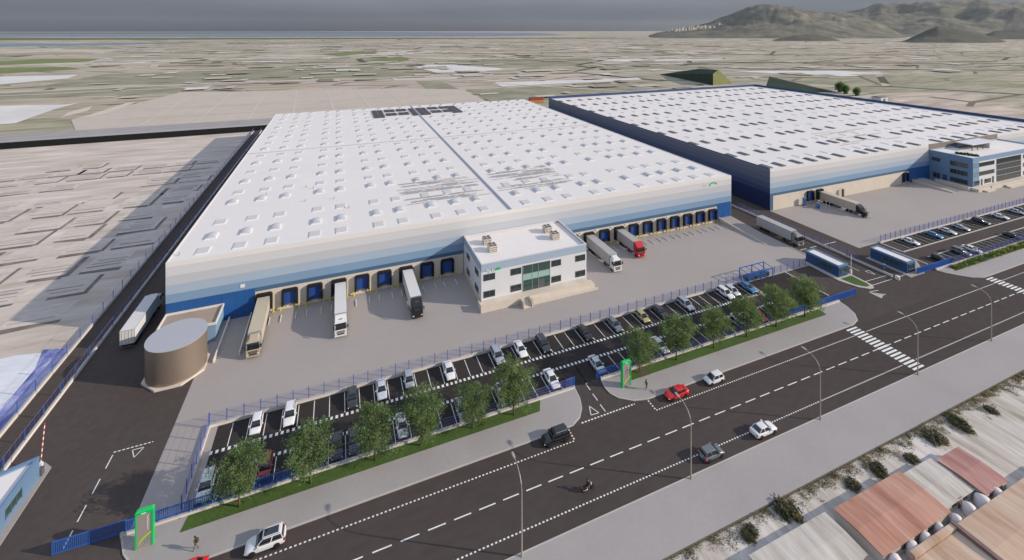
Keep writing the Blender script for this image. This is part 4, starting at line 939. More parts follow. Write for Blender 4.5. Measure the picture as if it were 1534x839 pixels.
def car_meshes(kind):
    if kind in CARS: return CARS[kind]
    s = SPEC[kind]; D = {}
    mb = MB(); mb.loft([sect(*a) for a in s['st']]); D['body'] = mb.mesh('body', PAINT['white'], True)
    bx0, bx1, bhw, bz = s['base']; rx0, rx1, rhw, rz = s['roof']
    zt = rz-.07
    mb = MB(); lerp = lambda f: (bx0+(rx0-.05-bx0)*f, bx1+(rx1+.06-bx1)*f, bhw+(rhw+.02-bhw)*f, bz+(zt-bz)*f)
    mb.loft([rrect(a, b, h, z, .20) for a, b, h, z in (lerp(0), lerp(.55), lerp(1))]); D['glass'] = mb.mesh('windows', 'carglass', True)
    mb = MB(); mb.loft([rrect(rx0-.05, rx1+.06, rhw+.03, zt-.005, .20), rrect(rx0-.02, rx1+.02, rhw+.02, zt+.045, .2), rrect(rx0+.15, rx1-.18, rhw-.14, rz, .16)], cap0=True)
    D['roof'] = mb.mesh('roof', PAINT['white'], True)
    D['pillars'] = []
    for sy in (-1, 1):
        for f0, b0 in (((bx1-.10), (rx1+.0)), ((bx0+.14), (rx0+.04)), ((bx0+bx1)/2-.12, (rx0+rx1)/2-.06)):
            D['pillars'].append(MB().bar((f0, sy*(bhw-.015), bz-.02), (b0, sy*(rhw+.025), zt+.01), .10, .045).mesh('pillar', PAINT['white']))
    fx, fhw = s['st'][-2][0], s['st'][-2][1]; fz = s['st'][-2][3]
    D['headlight'] = MB().loft([[(fx-.20, -.20, fz-.01), (fx-.20, .16, fz+.02), (fx-.02, .16, fz+.01), (fx+.03, -.20, fz-.06)], [(fx-.16, -.19, fz-.16), (fx-.14, .16, fz-.15), (fx+.05, .16, fz-.15), (fx+.07, -.19, fz-.17)]]).mesh('headlight', 'lampglass')
    D['hl'] = (fx, fhw-.17)
    tx, thw, tzt = s['st'][1][0], s['st'][1][1], s['st'][1][3]
    hh = .34 if kind != 'sedan' else .17
    D['tail'] = MB().box(-.05, .14, -.15, .11, -hh, 0).mesh('tail_light', 'redlens'); D['tl'] = (tx, thw-.10, tzt-.03)
    mb = MB(); mb.box(fx+.02, fx+.125, -.45, .45, s['st'][-1][2]+.02, s['st'][-1][2]+.13); mb.box(fx-.08, fx+.02, -.55, .55, .27 if kind != 'suv' else .38, s['st'][-1][2]+.0); D['grille'] = mb.mesh('grille', 'plastic')
    D['plate'] = MB().box(-.03, 0, -.26, .26, 0, .12).mesh('number_plate', 'white'); D['pl'] = (tx-.055, s['st'][1][3]-.42)
    D['mirror'] = MB().box(-.09, .09, -.13, .13, 0, .15).mesh('mirror', PAINT['white']); D['mi'] = (bx1-.42, bhw+.16, bz+.02)
    D['tyre'], D['rim'] = wheel_meshes(s['wr'], .23)
    # dark arch panels just proud of the flanks
    n = 14; D['arch'] = []; hw = .90 if kind == 'sedan' else (.868 if kind == 'hatch' else .935)
    for wx in s['wx']:
        for sy in (-1, 1):
            mb = MB(); pts = [(wx+(s['wr']+.055)*math.cos(math.pi*k/n), sy*(hw+.004), s['wr']+(s['wr']+.055)*math.sin(math.pi*k/n)) for k in range(n+1)]
            o = len(mb.v); mb.v += pts; f = tuple(range(o, o+n+1)); mb.f.append(f[::-1] if sy > 0 else f); mb.m.append(0); D['arch'].append(mb.mesh('wheel_arch', 'plastic'))
    zs = .30 if kind != 'suv' else .40
    D['sill'] = [MB().box(s['wx'][0]+.42, s['wx'][1]-.42, min(sy*(hw-.05), sy*(hw+.012)), max(sy*(hw-.05), sy*(hw+.012)), zs-.08, zs+.02).mesh('sill', 'plastic') for sy in (-1, 1)]
    if kind == 'suv':
        D['rails'] = [MB().bar((rx0+.1, sy*(rhw-.02), rz+.05), (rx1-.1, sy*(rhw-.02), rz+.05), .05).mesh('roof_rail', 'alu') for sy in (-1, 1)]
    mb = MB(); mb.rect(rx0+.35, rx1-.12, -rhw*.68, rhw*.68, rz+.012); D['sunroof'] = mb.mesh('sunroof', 'carglass')
    CARS[kind] = D; return D
def car(kind, col, x, y, rz, label, group, sunroof=False):
    D = car_meshes(kind); s = SPEC[kind]; P = PAINT[col]
    t = thing('car', label, 'car', (x, y, .012), rz, group)
    b = part('body', D['body'], t, mat0=P); [part('wheel_arch', am, b) for am in D['arch']]; [part('sill', sm, b) for sm in D['sill']]
    part('windows', D['glass'], t); rf = part('roof', D['roof'], t, mat0=P); [part('pillar', pm, rf, mat0=P) for pm in D['pillars']]
    if kind == 'suv': [part('roof_rail', rm, rf) for rm in D['rails']]
    if sunroof: part('sunroof', D['sunroof'], rf)
    part('grille', D['grille'], t); part('number_plate', D['plate'], t, (D['pl'][0], 0, D['pl'][1]))
    for sy in (-1, 1):
        h = part('headlight', D['headlight'], t, (0, sy*D['hl'][1], .012)); h.scale = (1, -sy, 1) if False else (1, 1 if sy < 0 else -1, 1)
        l = part('tail_light', D['tail'], t, (D['tl'][0], sy*D['tl'][1], D['tl'][2]), 0); l.scale = (1, 1 if sy < 0 else -1, 1)
        part('mirror', D['mirror'], t, (D['mi'][0], sy*D['mi'][1], D['mi'][2]), mat0=P)
        hw = max(a[1] for a in s['st'])
        for wx in s['wx']:
            w = part('wheel', D['tyre'], t, (wx, sy*(hw-.105), s['wr'])); part('rim', D['rim'], w)
    return t
S90 = R(-90)
GN, GS, GE, GR = 'cars parked in the near car park, back row', 'cars parked in the near car park, front row', 'cars parked in the far right car park', 'cars on the main road'
stall = lambda k: -15.1+2.5*k
for k, kind, col, lab, dy in [
  (1,'hatch','white','white hatchback in the back row, leftmost car of that row',0), (3,'suv','white','white family car in the back row, second car from the left end',0),
  (7,'sedan','charcoal','charcoal car in the back row between two empty bays, third from the left',0), (9,'sedan','pearl','pearl grey saloon in the back row, above the third tree from the left',0),
  (11,'hatch','silver','silver hatchback in the back row just left of the fourth tree crown',.5), (14,'sedan','white','white saloon alone in the back row between empty bays left of the office corner',0),
  (18,'suv','silver','silver car in the back row touching the left of the tallest crown',.3), (20,'sedan','white','white saloon in the back row peeping over the sixth tree from the left',.4),
  (22,'suv','charcoal','dark car in the back row below the left end of the office',0), (26,'sedan','black','glossy black saloon in the back row below the office steps',0),
  (29,'sedan','grey','dull grey saloon in the back row right of the black saloon',0), (32,'hatch','beige','mustard beige hatchback, the only yellowish car in the back row',0),
  (34,'sedan','charcoal','dark car in the back row right beside the mustard hatchback',0), (37,'suv','silver','silver car in the back row behind the second tree of the right hand lawn',0),
  (42,'suv','white','white car in the back row, left of a pair near the right end',0), (43,'hatch','pearl','pale hatchback in the back row, right of the white pair',.2), (45,'sedan','blue','bright blue saloon at the right end of the back row by the steel frame',0)]:
    car(kind, col, stall(k), 84.9+dy, S90, lab, GN)
for k, kind, col, lab, dy in [
  (-1,'suv','pearl','pale car in the bottom left corner bay beside the blue railing',0), (2,'hatch','darkred','dark red hatchback half hidden by the leftmost tree',.3),
  (6,'sedan','black','black car in the front row, left of a dark pair between two trees',0), (7,'sedan','charcoal','charcoal car in the front row, right of a dark pair between two trees',0),
  (10,'sedan','white','white saloon in the front row between the third and fourth trees',0), (14,'sedan','silver','silver car tucked under the fifth tree, nose at the low wall',-.4),
  (17,'suv','silver','silver car under the sixth and largest tree in the front row',-.2), (21,'sedan','white','white saloon at the right end of the left block, by the middle entrance',0),
  (25,'sedan','pearl','pale saloon beside the blue gate of the middle entrance',0), (29,'hatch','silver','silver hatchback under the first tree behind the right hand green sign',-.3),
  (31,'sedan','white','clean white saloon between the first two trees right of the middle entrance',0), (40,'sedan','white','white saloon under the fourth tree of the right hand lawn',0),
  (42,'hatch','red','bright red hatchback peeping from under a tree near the right end',-.4), (44,'hatch','pearl','pale hatchback in the last bay left of the long blue gate',0)]:
    car(kind, col, stall(k)+(-.1 if k == 25 else 0), 75.9+dy, S90, lab, GS)
for x, y, kind, col, lab in [
  (165.6,85.1,'sedan','white','white saloon in the back row of the right car park, nearest the gatehouse'), (177.8,85.1,'sedan','blue','pale blue saloon in the back row of the right car park'),
  (185.3,85.1,'sedan','pearl','pearl saloon just right of the pale blue one in the right car park'), (192.9,85.1,'sedan','silver','silver saloon, fourth from the left in the right car park back row'),
  (205.1,85.1,'suv','charcoal','dark car in the middle of the right car park back row'), (217.2,85.1,'sedan','white','white saloon right of the dark car in the right car park back row'),
  (228.2,85.1,'sedan','silver','silver saloon cut by the right edge of the picture'), (231.5,85.1,'hatch','grey','grey hatchback at the very right edge, behind the cut silver saloon'),
  (161.0,75.6,'hatch','charcoal','dark hatchback just inside the blue gate of the right car park'), (171.5,75.6,'suv','grey','grey car left of a white one in the front row of the right car park'),
  (176.8,75.4,'sedan','white','white saloon in the front row of the right car park above the flower bed'), (200.6,75.6,'sedan','charcoal','dark saloon in the front row by the right edge shrubs')]:
    car(kind, col, x, y, S90, lab, GE)
car('suv', 'white', -8.6, 65.0, R(180), 'white off-road car with a dark glass roof parked at the bottom left kerb', GR, True)
car('suv', 'black', 32.7, 64.85, R(180), 'black estate with silver window trim parked at the kerb by the middle entrance', GR)
car('sedan', 'red', 57.0, 64.85, R(180), 'shiny red saloon parked at the kerb right of the middle entrance', GR)
car('hatch', 'white', 65.9, 65.0, R(180), 'small white hatchback parked at the kerb just right of the red saloon', GR)
car('sedan', 'white', 65.1, 53.75, 0, 'white saloon parked on the near side of the road between two lamps', GR)
car('hatch', 'grey', 54.0, 53.7, 0, 'grey hatchback on the near side of the road right of a lamp', GR)
car('sedan', 'red', -17.2, 64.75, R(180), 'red car cut off by the bottom edge behind the walking person', GR)

# lorries: local +X forward, origin under the front bumper
TW = wheel_meshes(.50, .32)
def trailer_mesh(L, h0=1.15, h1=4.0, ribs=True):
    mb = MB(); w = 1.25
    mb.box(-L, 0, -w, w, h0, h1, 0)
    for a in (-L, -.10): mb.box(a-.012, a+.11, -w-.012, w+.012, h0-.02, h1+.014, 1)
    for sy in (-1, 1): 
        mb.box(-L+.12, -.12, min(sy*w, sy*(w+.03)), max(sy*w, sy*(w+.03)), h1-.10, h1+.012, 1); mb.box(-L+.12, -.12, min(sy*w, sy*(w+.03)), max(sy*w, sy*(w+.03)), h0, h0+.12, 1)
    return mb
def lorry(label, x, y, heading, boxm, cabm, L=13.2, style='flat', group=None, deflector=None, trimm='alu'):
    t = thing('articulated_lorry', label, 'lorry', (x, y, .01), heading, group)
    g = -2.35 if style != 'bonnet' else -3.7                        # front of the trailer
    o = trailer_mesh(L).build('trailer_box', [boxm, trimm], t); o.location = (g, 0, 0)
    mb = MB(); mb.box(g-L+.2, g-.3, -.5, .5, .82, 1.14); mb.box(g-L+.05, g-L+.2, -1.2, 1.2, .45, .62); mb.box(g-L*.62, g-L*.38, -1.2, -1.08, .45, 1.0); mb.box(g-L*.62, g-L*.38, 1.08, 1.2, .45, 1.0)
    for sy in (-.9, .9): mb.box(g-2.9, g-2.75, sy-.08, sy+.08, .1, 1.13)
    mb.build('trailer_frame', 'frame', t)
    mb = MB(); mb.box(g-L-.035, g-L-.013, -1.18, -.02, 1.22, 3.92); mb.box(g-L-.035, g-L-.013, .02, 1.18, 1.22, 3.92)
    d = mb.build('rear_doors', boxm, t); mb = MB()
    for y_ in (-.85, -.3, .3, .85): mb.tube([(g-L-.06, y_, 1.2), (g-L-.06, y_, 3.95)], .03, 6)
    mb.build('lock_bars', 'steel', d)
    mb = MB(); mb.box(-5.2 if style != 'bonnet' else -6.6, -.6, -.45, .45, .55, .95); mb.box(-4.4, -3.0, .75, 1.2, .45, 1.0); mb.box(-4.4, -3.0, -1.2, -.75, .45, 1.0); mb.build('chassis', 'frame', t)
    axles = [-1.35, -4.6 if style != 'bonnet' else -5.4] + [g-L+1.6+1.31*k for k in range(3 if L > 10 else 2)] + ([-6.7] if style == 'bonnet' else [])
    for ax in axles:
        for sy in (-1, 1):
            w = part('wheel', TW[0], t, (ax, sy*1.05, .50)); part('rim', TW[1], w)
    # cab
    mb = MB()
    if style != 'bonnet':
        prof = [(-2.05,.75),(-.10,.60),(-.02,1.0),(-.04,1.75),(-.30,2.95),(-.55,3.15),(-2.05,3.2)]
        mb.loft([[(px_, sy*(1.22 if 0 < i < 5 else 1.22), pz) for i, (px_, pz) in enumerate(prof)] for sy in (1, -1)])
        cab = mb.build('cab', cabm, t)
        ws = MB(); ws.add([(-.035,-1.08,1.86),(-.035,1.08,1.86),(-.29,1.02,2.80),(-.29,-1.02,2.80),(-.11,-1.08,1.86),(-.11,1.08,1.86),(-.36,1.02,2.8),(-.36,-1.02,2.8)], [(0,1,2,3),(0,4,5,1),(1,5,6,2),(2,6,7,3),(3,7,4,0)]); 
        for v_ in range(4): ws.v[v_] = (ws.v[v_][0]+.035, ws.v[v_][1], ws.v[v_][2])
        ws.build('windscreen', 'carglass', cab)
        for sy in (-1, 1):
            MB().add([(-.20, sy*1.235, 1.9),(-1.25, sy*1.235, 1.9),(-1.25, sy*1.235, 2.75),(-.42, sy*1.235, 2.75)], [(0,1,2,3) if sy > 0 else (3,2,1,0)]).build('side_window', 'carglass', cab)
            MB().box(-.005, .03, sy*.95-.2, sy*.95+.2, .82, 1.02).build('headlight', 'lampglass', cab)
            mb = MB(); mb.box(-.05, .16, sy*1.42-.10, sy*1.42+.10, 2.1, 2.75); mb.bar((-.1, sy*1.2, 2.65), (.05, sy*1.42, 2.65), .05); mb.build('mirror', 'plastic', cab)
        mb = MB(); mb.box(-.01, .03, -.68, .68, .80, 1.05); mb.box(-.02, .015, -.82, .82, 1.16, 1.30); mb.box(-.025, .01, -.82, .82, 1.40, 1.54); mb.build('grille', 'plastic', cab)
        mb = MB(); mb.box(-.45, .06, -1.23, 1.23, .42, .74); mb.build('bumper', cabm, cab)
        MB().add([(-.32,-1.1,2.98),(-.32,1.1,2.98),(-.02,1.1,2.86),(-.02,-1.1,2.86),(-.32,-1.1,3.03),(-.32,1.1,3.03),(-.02,1.1,2.91),(-.02,-1.1,2.91)], [(4,5,6,7),(3,2,1,0),(2,3,7,6),(0,4,7,3),(1,2,6,5)]).build('sun_visor', 'carglass', cab)
        if deflector == 'panel':
            mb = MB(); mb.loft([[(-.62,-1.15,3.16),(-.62,1.15,3.16),(-2.0,1.15,3.2),(-2.0,-1.15,3.2)], [(-1.75,-1.15,3.98),(-1.75,1.15,3.98),(-2.0,1.15,4.0),(-2.0,-1.15,4.0)]]); d = mb.build('roof_deflector', cabm, cab)
            mb = MB()
            for k in range(3): mb.add([(-.98-.002, -.36+k*.26, 3.42), (-.98-.002, -.16+k*.26, 3.42), (-1.14-.002, -.16+k*.26, 3.55), (-1.14-.002, -.36+k*.26, 3.55)], [(0,1,2,3)])
            for i_ in range(len(mb.v)): mb.v[i_] = (mb.v[i_][0]+.03, mb.v[i_][1], mb.v[i_][2]+.02)
            mb.build('deflector_mark', 'frame', d)
        else:
            n = 8; mb = MB(); rings = []
            for xx, hh in ((-.62, .06), (-1.1, .42), (-1.6, .66), (-2.0, .72)):
                rings.append([(xx, -1.02*math.cos(math.pi*k/n), 3.15+hh*min(1, 1.6*math.sin(math.pi*k/n))) for k in range(n+1)])
            mb.loft(rings); mb.build('roof_deflector', cabm, cab)
    else:
        mb.loft([[(px_, sy*1.15, pz) for px_, pz in [(-3.45,.8),(-1.95,.8),(-1.95,1.95),(-2.35,2.95),(-2.6,3.05),(-3.45,3.6)]] for sy in (1, -1)])
        cab = mb.build('cab', cabm, t)
        MB().loft([[(-1.96,-.85,.75),(-1.96,.85,.75),(-1.96,.85,1.95),(-1.96,-.85,1.95)], [(-.25,-.68,.75),(-.25,.68,.75),(-.25,.66,1.62),(-.25,-.66,1.62)], [(-.05,-.55,.8),(-.05,.55,.8),(-.08,.55,1.45),(-.08,-.55,1.45)]]).build('bonnet', cabm, cab)
        mb = MB(); mb.loft([[(-1.0,-.7,.95),(-1.0,-1.2,.95),(-1.9,-1.2,.95),(-1.9,-.85,.95)],[(-1.1,-.7,1.2),(-1.1,-1.2,1.15),(-1.8,-1.2,1.15),(-1.8,-.85,1.2)]]); mb.loft([[(-1.0,1.2,.95),(-1.0,.7,.95),(-1.9,.85,.95),(-1.9,1.2,.95)],[(-1.1,1.2,1.15),(-1.1,.7,1.2),(-1.8,.85,1.2),(-1.8,1.2,1.15)]]); mb.build('mudguards', cabm, cab)
        MB().add([(-1.93,-1.0,2.02),(-1.93,1.0,2.02),(-2.30,.98,2.88),(-2.30,-.98,2.88)], [(0,1,2,3)]).build('windscreen', 'carglass', cab)
        for sy in (-1, 1):
            MB().add([(-2.1, sy*1.165, 2.0),(-3.0, sy*1.165, 2.0),(-3.0, sy*1.165, 2.8),(-2.42, sy*1.165, 2.8)], [(0,1,2,3) if sy > 0 else (3,2,1,0)]).build('side_window', 'carglass', cab)
            MB().box(-.3, -.08, sy*.78-.1, sy*.78+.1, 1.0, 1.2).build('headlight', 'lampglass', cab)
            MB().box(-1.9, -1.75, sy*1.36-.08, sy*1.36+.08, 2.0, 2.6).build('mirror', 'plastic', cab)
        MB().box(-.06, -.03, -.45, .45, .85, 1.4).build('grille', 'alu', cab); MB().box(-.3, .04, -1.15, 1.15, .42, .74).build('bumper', 'alu', cab)
    return t
M['beigebox'] = mat('beige_trailer', (.50, .44, .33), .5, var=.04, scale=.8)
M['greybox'] = mat('grey_trailer', (.40, .385, .375), .5, var=.04, scale=.8)
M['whitebox'] = mat('white_trailer', (.64, .63, .62), .5, var=.03, scale=.8)
M['cabbeige'] = mat('beige_cab', (.40, .34, .25), .4, coat=.4); M['cabwhite'] = mat('white_cab', (.66, .65, .63), .35, coat=.4)
M['cabblack'] = mat('black_cab', (.016, .016, .017), .35, coat=.4); M['cabred'] = mat('red_cab', (.55, .025, .03), .35, coat=.4); M['cabgrey'] = mat('grey_cab', (.20, .21, .19), .4, coat=.4)
GL = 'lorries at the docks and lanes'
lorry('beige lorry backed to the leftmost dock beside the brown tank', -15.9, 102.9, S90+R(.6), 'beigebox', 'cabbeige', 13.0, group=GL)
lorry('white lorry with a tall white roof panel, second docked lorry from the left', .6, 103.0, S90, 'whitebox', 'cabwhite', 12.9, deflector='panel', group=GL)
lorry('pale lorry with a black cab docked left of the white office', 17.0, 103.3, S90+R(.6), 'whitebox', 'cabblack', 12.7, deflector='panel', group=GL)
lorry('grey lorry with a white cab docked just right of the white office', 71.2, 103.6, S90, 'greybox', 'cabwhite', 12.4, group=GL)
lorry('shorter grey lorry with a red cab at the docks', 82.1, 107.6, S90, 'greybox', 'cabred', 8.4, deflector='panel', group=GL)
lorry('grey white lorry with a grey cab driving down the lane between the halls', 131.6, 95.6, S90, 'greybox', 'cabgrey', 12.2, group=GL)
lorry('taupe lorry with a black long nosed cab docked at the far hall', 174.0, 101.6, S90, 'beigebox', 'cabblack', 12.8, style='bonnet', group=GL)
lorry('white lorry seen from behind, driving away beside the brown tank', -40.6, 131.0, R(90), 'whitebox', 'cabwhite', 13.4, group=GL)

# ================================================================== TREES AND PLANTS
def rot_basis(r_): 
    a, b = r_.uniform(0, 2*math.pi), math.acos(r_.uniform(-1, 1))
    n = Vector((math.sin(b)*math.cos(a), math.sin(b)*math.sin(a), math.cos(b)))
    u = n.orthogonal().normalized(); w = n.cross(u); c = r_.uniform(0, 2*math.pi)
    return u*math.cos(c)+w*math.sin(c), w*math.cos(c)-u*math.sin(c)
def leaf(mb, p, ln, wd, r_, mi, droop=.0):
    u, w = rot_basis(r_)
    if droop: u = (u + Vector((0,0,-droop))).normalized()
    w = (w - u*w.dot(u)).normalized()
    mb.v += [tuple(p), tuple(p+u*ln*.5+w*wd*.5), tuple(p+u*ln), tuple(p+u*ln*.5-w*wd*.5)]
    o = len(mb.v)-4; mb.f.append((o, o+1, o+2, o+3)); mb.m.append(mi)
def tree_meshes(seed, h=8.9, spread=2.75, nleaf=9000):
    r_ = random.Random(seed); tr = MB(); cr = MB()
    bend = Vector((r_.uniform(-.25,.25), r_.uniform(-.25,.25), 0))
    trunk = [Vector((0,0,0)) + bend*(k/6)**1.5*1.6 + Vector((0,0,h*.86*k/6)) for k in range(7)]
    tr.tube(trunk, [.16,.13,.115,.095,.07,.045,.02], 9)
    tips = []
    nb = 19
    for i in range(nb):
        f = .27 + .60*i/nb; base = trunk[0].lerp(trunk[-1], f); k = min(5, int(f*6)); base = trunk[k].lerp(trunk[k+1], f*6-k)
        az = i*2.4 + r_.uniform(-.5,.5); prof = math.sin(math.pi*min(1, (f-.12)/.95))**.7
        ln = spread*prof*r_.uniform(.72, 1.08); up = r_.uniform(.25, .75)*ln
        mid = base + Vector((math.cos(az)*ln*.55, math.sin(az)*ln*.55, up*.75)); end = base + Vector((math.cos(az)*ln, math.sin(az)*ln, up*.80))
        tr.tube([base, mid, end], [.05, .032, .012], 6)
        for q in range(6):
            s = r_.uniform(.35, 1.05); p = (base.lerp(mid, s*2) if s < .5 else mid.lerp(end, s*2-1))
            e2 = p + Vector((r_.gauss(0,.75), r_.gauss(0,.75), r_.uniform(-.35,.7)))
            tr.tube([p, e2], [.02, .007], 4); tips.append(e2)
    for q in range(8): tips.append(trunk[-1] + Vector((r_.gauss(0,.55), r_.gauss(0,.55), r_.uniform(-.5,.75))))
    per = nleaf//len(tips)
    for e2 in tips:
        mi = r_.choices((0,1,2), (.5,.27,.23))[0]; rad = r_.uniform(.40, .72); n = int(per*r_.uniform(.6,1.45))
        for q in range(n):
            p = e2 + Vector((r_.gauss(0, rad*.62), r_.gauss(0, rad*.62), -abs(r_.gauss(0, rad*.95))+.28))
            if p.z < 1.9: continue
            leaf(cr, p, r_.uniform(.20,.34), r_.uniform(.10,.16), r_, mi if r_.random() < .72 else r_.randint(0,2), .5)
    return tr.mesh('trunk', 'bark', True), cr.mesh('crown', LEAF)
TREES = [tree_meshes(11), tree_meshes(23, 8.6, 2.6), tree_meshes(37, 9.2, 2.9)]
def tree(x, y, v, rz, sc, label):
    t = thing('street_tree', label, 'tree', (x, y, .15), rz, 'young trees along the lawn strip'); t.scale = (sc, sc, sc)
    part('trunk', TREES[v][0], t); part('crown', TREES[v][1], t)
for x, y, v, rz, sc, lab in [
    (-12.7,71.5,0,.3,1.0,'leafy young tree, leftmost of the row, in front of the red parked car'), (-3.7,71.5,1,1.4,1.02,'leafy young tree, second from the left on the left lawn'),
    (5.3,71.7,0,2.7,.97,'leafy young tree, third from the left on the left lawn'), (12.3,71.6,2,.9,1.04,'leafy young tree, fourth from the left on the left lawn'),
    (20.9,71.6,1,3.6,.92,'leafy young tree, fifth from the left, right of the fourth'), (28.1,71.6,2,4.4,1.06,'biggest leafy tree, last on the left lawn beside the middle entrance'),
    (54.2,71.7,1,5.2,.98,'leafy young tree on the soil strip right behind the middle green sign'), (63.1,71.8,0,.2,1.05,'leafy young tree, second on the right hand lawn'),
    (72.7,71.7,2,1.9,.95,'leafy young tree, third on the right hand lawn'), (81.8,71.7,0,3.4,1.0,'leafy young tree, fourth on the right hand lawn'),
    (90.8,71.8,1,4.9,1.08,'leafy young tree, fifth on the right hand lawn by the red hatchback'), (100.1,71.9,2,.6,1.05,'leafy young tree at the right end of the right hand lawn')]: tree(x, y, v, rz, sc, lab)
def bush_mesh(seed, mats, rx, ry, rz_, n, ln=.3, wd=.2):
    r_ = random.Random(seed); mb = MB()
    cl = [(r_.uniform(-1,1)*rx*.7, r_.uniform(-1,1)*ry*.7, r_.uniform(.2,.85)*rz_, r_.uniform(.35,.6), r_.randrange(len(mats))) for _ in range(12)]
    for _ in range(n):
        x, y, z, s, mi = r_.choice(cl)
        p = Vector((x+r_.gauss(0, s*rx*.45), y+r_.gauss(0, s*ry*.45), max(.02, z+r_.gauss(0, s*rz_*.4))))
        leaf(mb, p, ln*r_.uniform(.7,1.4), wd*r_.uniform(.7,1.3), r_, mi if r_.random() < .75 else r_.randrange(len(mats)))
    return mb.mesh('shrub', mats)
# far trees behind hall B
FT = bush_mesh(91, LEAF[::2], 4.2, 4.2, 9, 2400, 1.1, .8)
for x, y, s, lab in ((505,323,1.0,'rounded dark tree behind the far hall, left of a pair'), (497,312.5,.85,'rounded dark tree behind the far hall, right of a pair'), (493,299,.75,'small lone dark tree behind the far hall')):
    t = thing('far_tree', lab, 'tree', (x, y, GZ), 0, 'trees behind the far hall'); t.scale = (s, s, s); part('crown', FT, t)
    MB().tube([(0,0,0),(0,0,5)], [.35,.2], 7).build('trunk', 'bark', t)
# planting bed on the right
r_ = random.Random(17); mb = MB()
clumps = [(r_.uniform(158.5, 262), r_.uniform(70.75, 72.35), r_.uniform(.25,.75), r_.choices(range(5), (.42,.16,.20,.10,.12))[0], r_.uniform(.3,.62)) for _ in range(620)]
for cx_, cy_, hh, mi, s in clumps:
    if cy_ < 71.0 and cx_ < 159.5: continue
    for _ in range(30): leaf(mb, Vector((cx_+r_.gauss(0,s*.55), cy_+r_.gauss(0,s*.35), .18+abs(r_.gauss(0,hh*.55)))), r_.uniform(.22,.42), r_.uniform(.10,.2), r_, mi if r_.random() < .8 else r_.randrange(3), -.4)
o = mb.build('flower_bed', BED); tag(o, 'bed of green and yellow low shrubs along the wall of the right car park', 'plants', kind='stuff')
TB_ = bush_mesh(55, BED[:3], 1.9, 1.3, 2.6, 2200, .4, .24)
for x, y, lab in ((205.5,71.6,'tall leafy shrub at the right edge of the flower bed'), (208.8,71.8,'second tall leafy shrub at the frame edge by the flower bed')):
    o = bpy.data.objects.new('tall_shrub', TB_); C.objects.link(o); o.location = (x, y, .17); o.rotation_euler = (0,0,x); tag(o, lab, 'shrub')
# roof terrace hedge on the far office
HB = bush_mesh(61, BED[:3:2], 1.2, .5, .8, 500, .3, .2)
for k in range(6):
    o = bpy.data.objects.new('hedge_bush', HB); C.objects.link(o); o.location = (250.0+.55*k, 111.6-1.05*k, 12.52); o.rotation_euler = (0,0,.9+k)
    tag(o, '%s hedge bush from the back on the roof terrace of the blue office' % ORD[k], 'bush', 'bushes on the roof terrace')
# low dry weeds hugging the foot of the pavement edge
r_ = random.Random(43); mb = MB()
for k in range(900):
    cx_ = 36+r_.random()**.8*125; gap = .5+.5*math.sin(cx_*.55)+.4*math.sin(cx_*1.7+1); cy_ = 45.05-abs(r_.gauss(0, .35+.75*max(0, gap))); s = r_.uniform(.18,.5); mi = r_.choices((0,1,2), (.34,.46,.20))[0]
    for _ in range(20): leaf(mb, Vector((cx_+r_.gauss(0,s*.55), min(45.12, cy_+r_.gauss(0,s*.75)), -.16+abs(r_.gauss(0,.13)))), r_.uniform(.12,.30), r_.uniform(.06,.13), r_, mi if r_.random() < .75 else r_.randrange(3), -.2)
o = mb.build('dry_weeds', SHRUB_SOFT); tag(o, 'ragged strip of dry weeds along the foot of the far pavement', 'weeds', kind='stuff')
# rough shrubs under the edge of the far pavement
SB = [bush_mesh(71+k, SHRUB, 1.5, 1.0, 1.1, 1500, .34, .2) for k in range(3)]
r_ = random.Random(29)
spots = [(50.4,43.9),(58,44.0),(69.5,43.3),(75.6,43.1),(82.6,43.0),(90,43.2),(97.5,43.1),(106,43.2)]
for k, (x, y) in enumerate(spots):
    o = bpy.data.objects.new('roadside_shrub', SB[k % 3]); C.objects.link(o); o.location = (x, y, -.16); o.rotation_euler = (0,0,r_.uniform(-.5,.5)); s = r_.uniform(.5,1.3); o.scale = (s*r_.uniform(.7,1.1), s*r_.uniform(1.0,1.6), s*.5); o.location.x += r_.uniform(-.8,.8); o.location.y -= r_.uniform(0,1.0)
    lab = 'low dusty shrub below the far pavement edge, %s from the left' % ORD[k]
    tag(o, lab, 'shrub', 'dusty shrubs below the pavement')

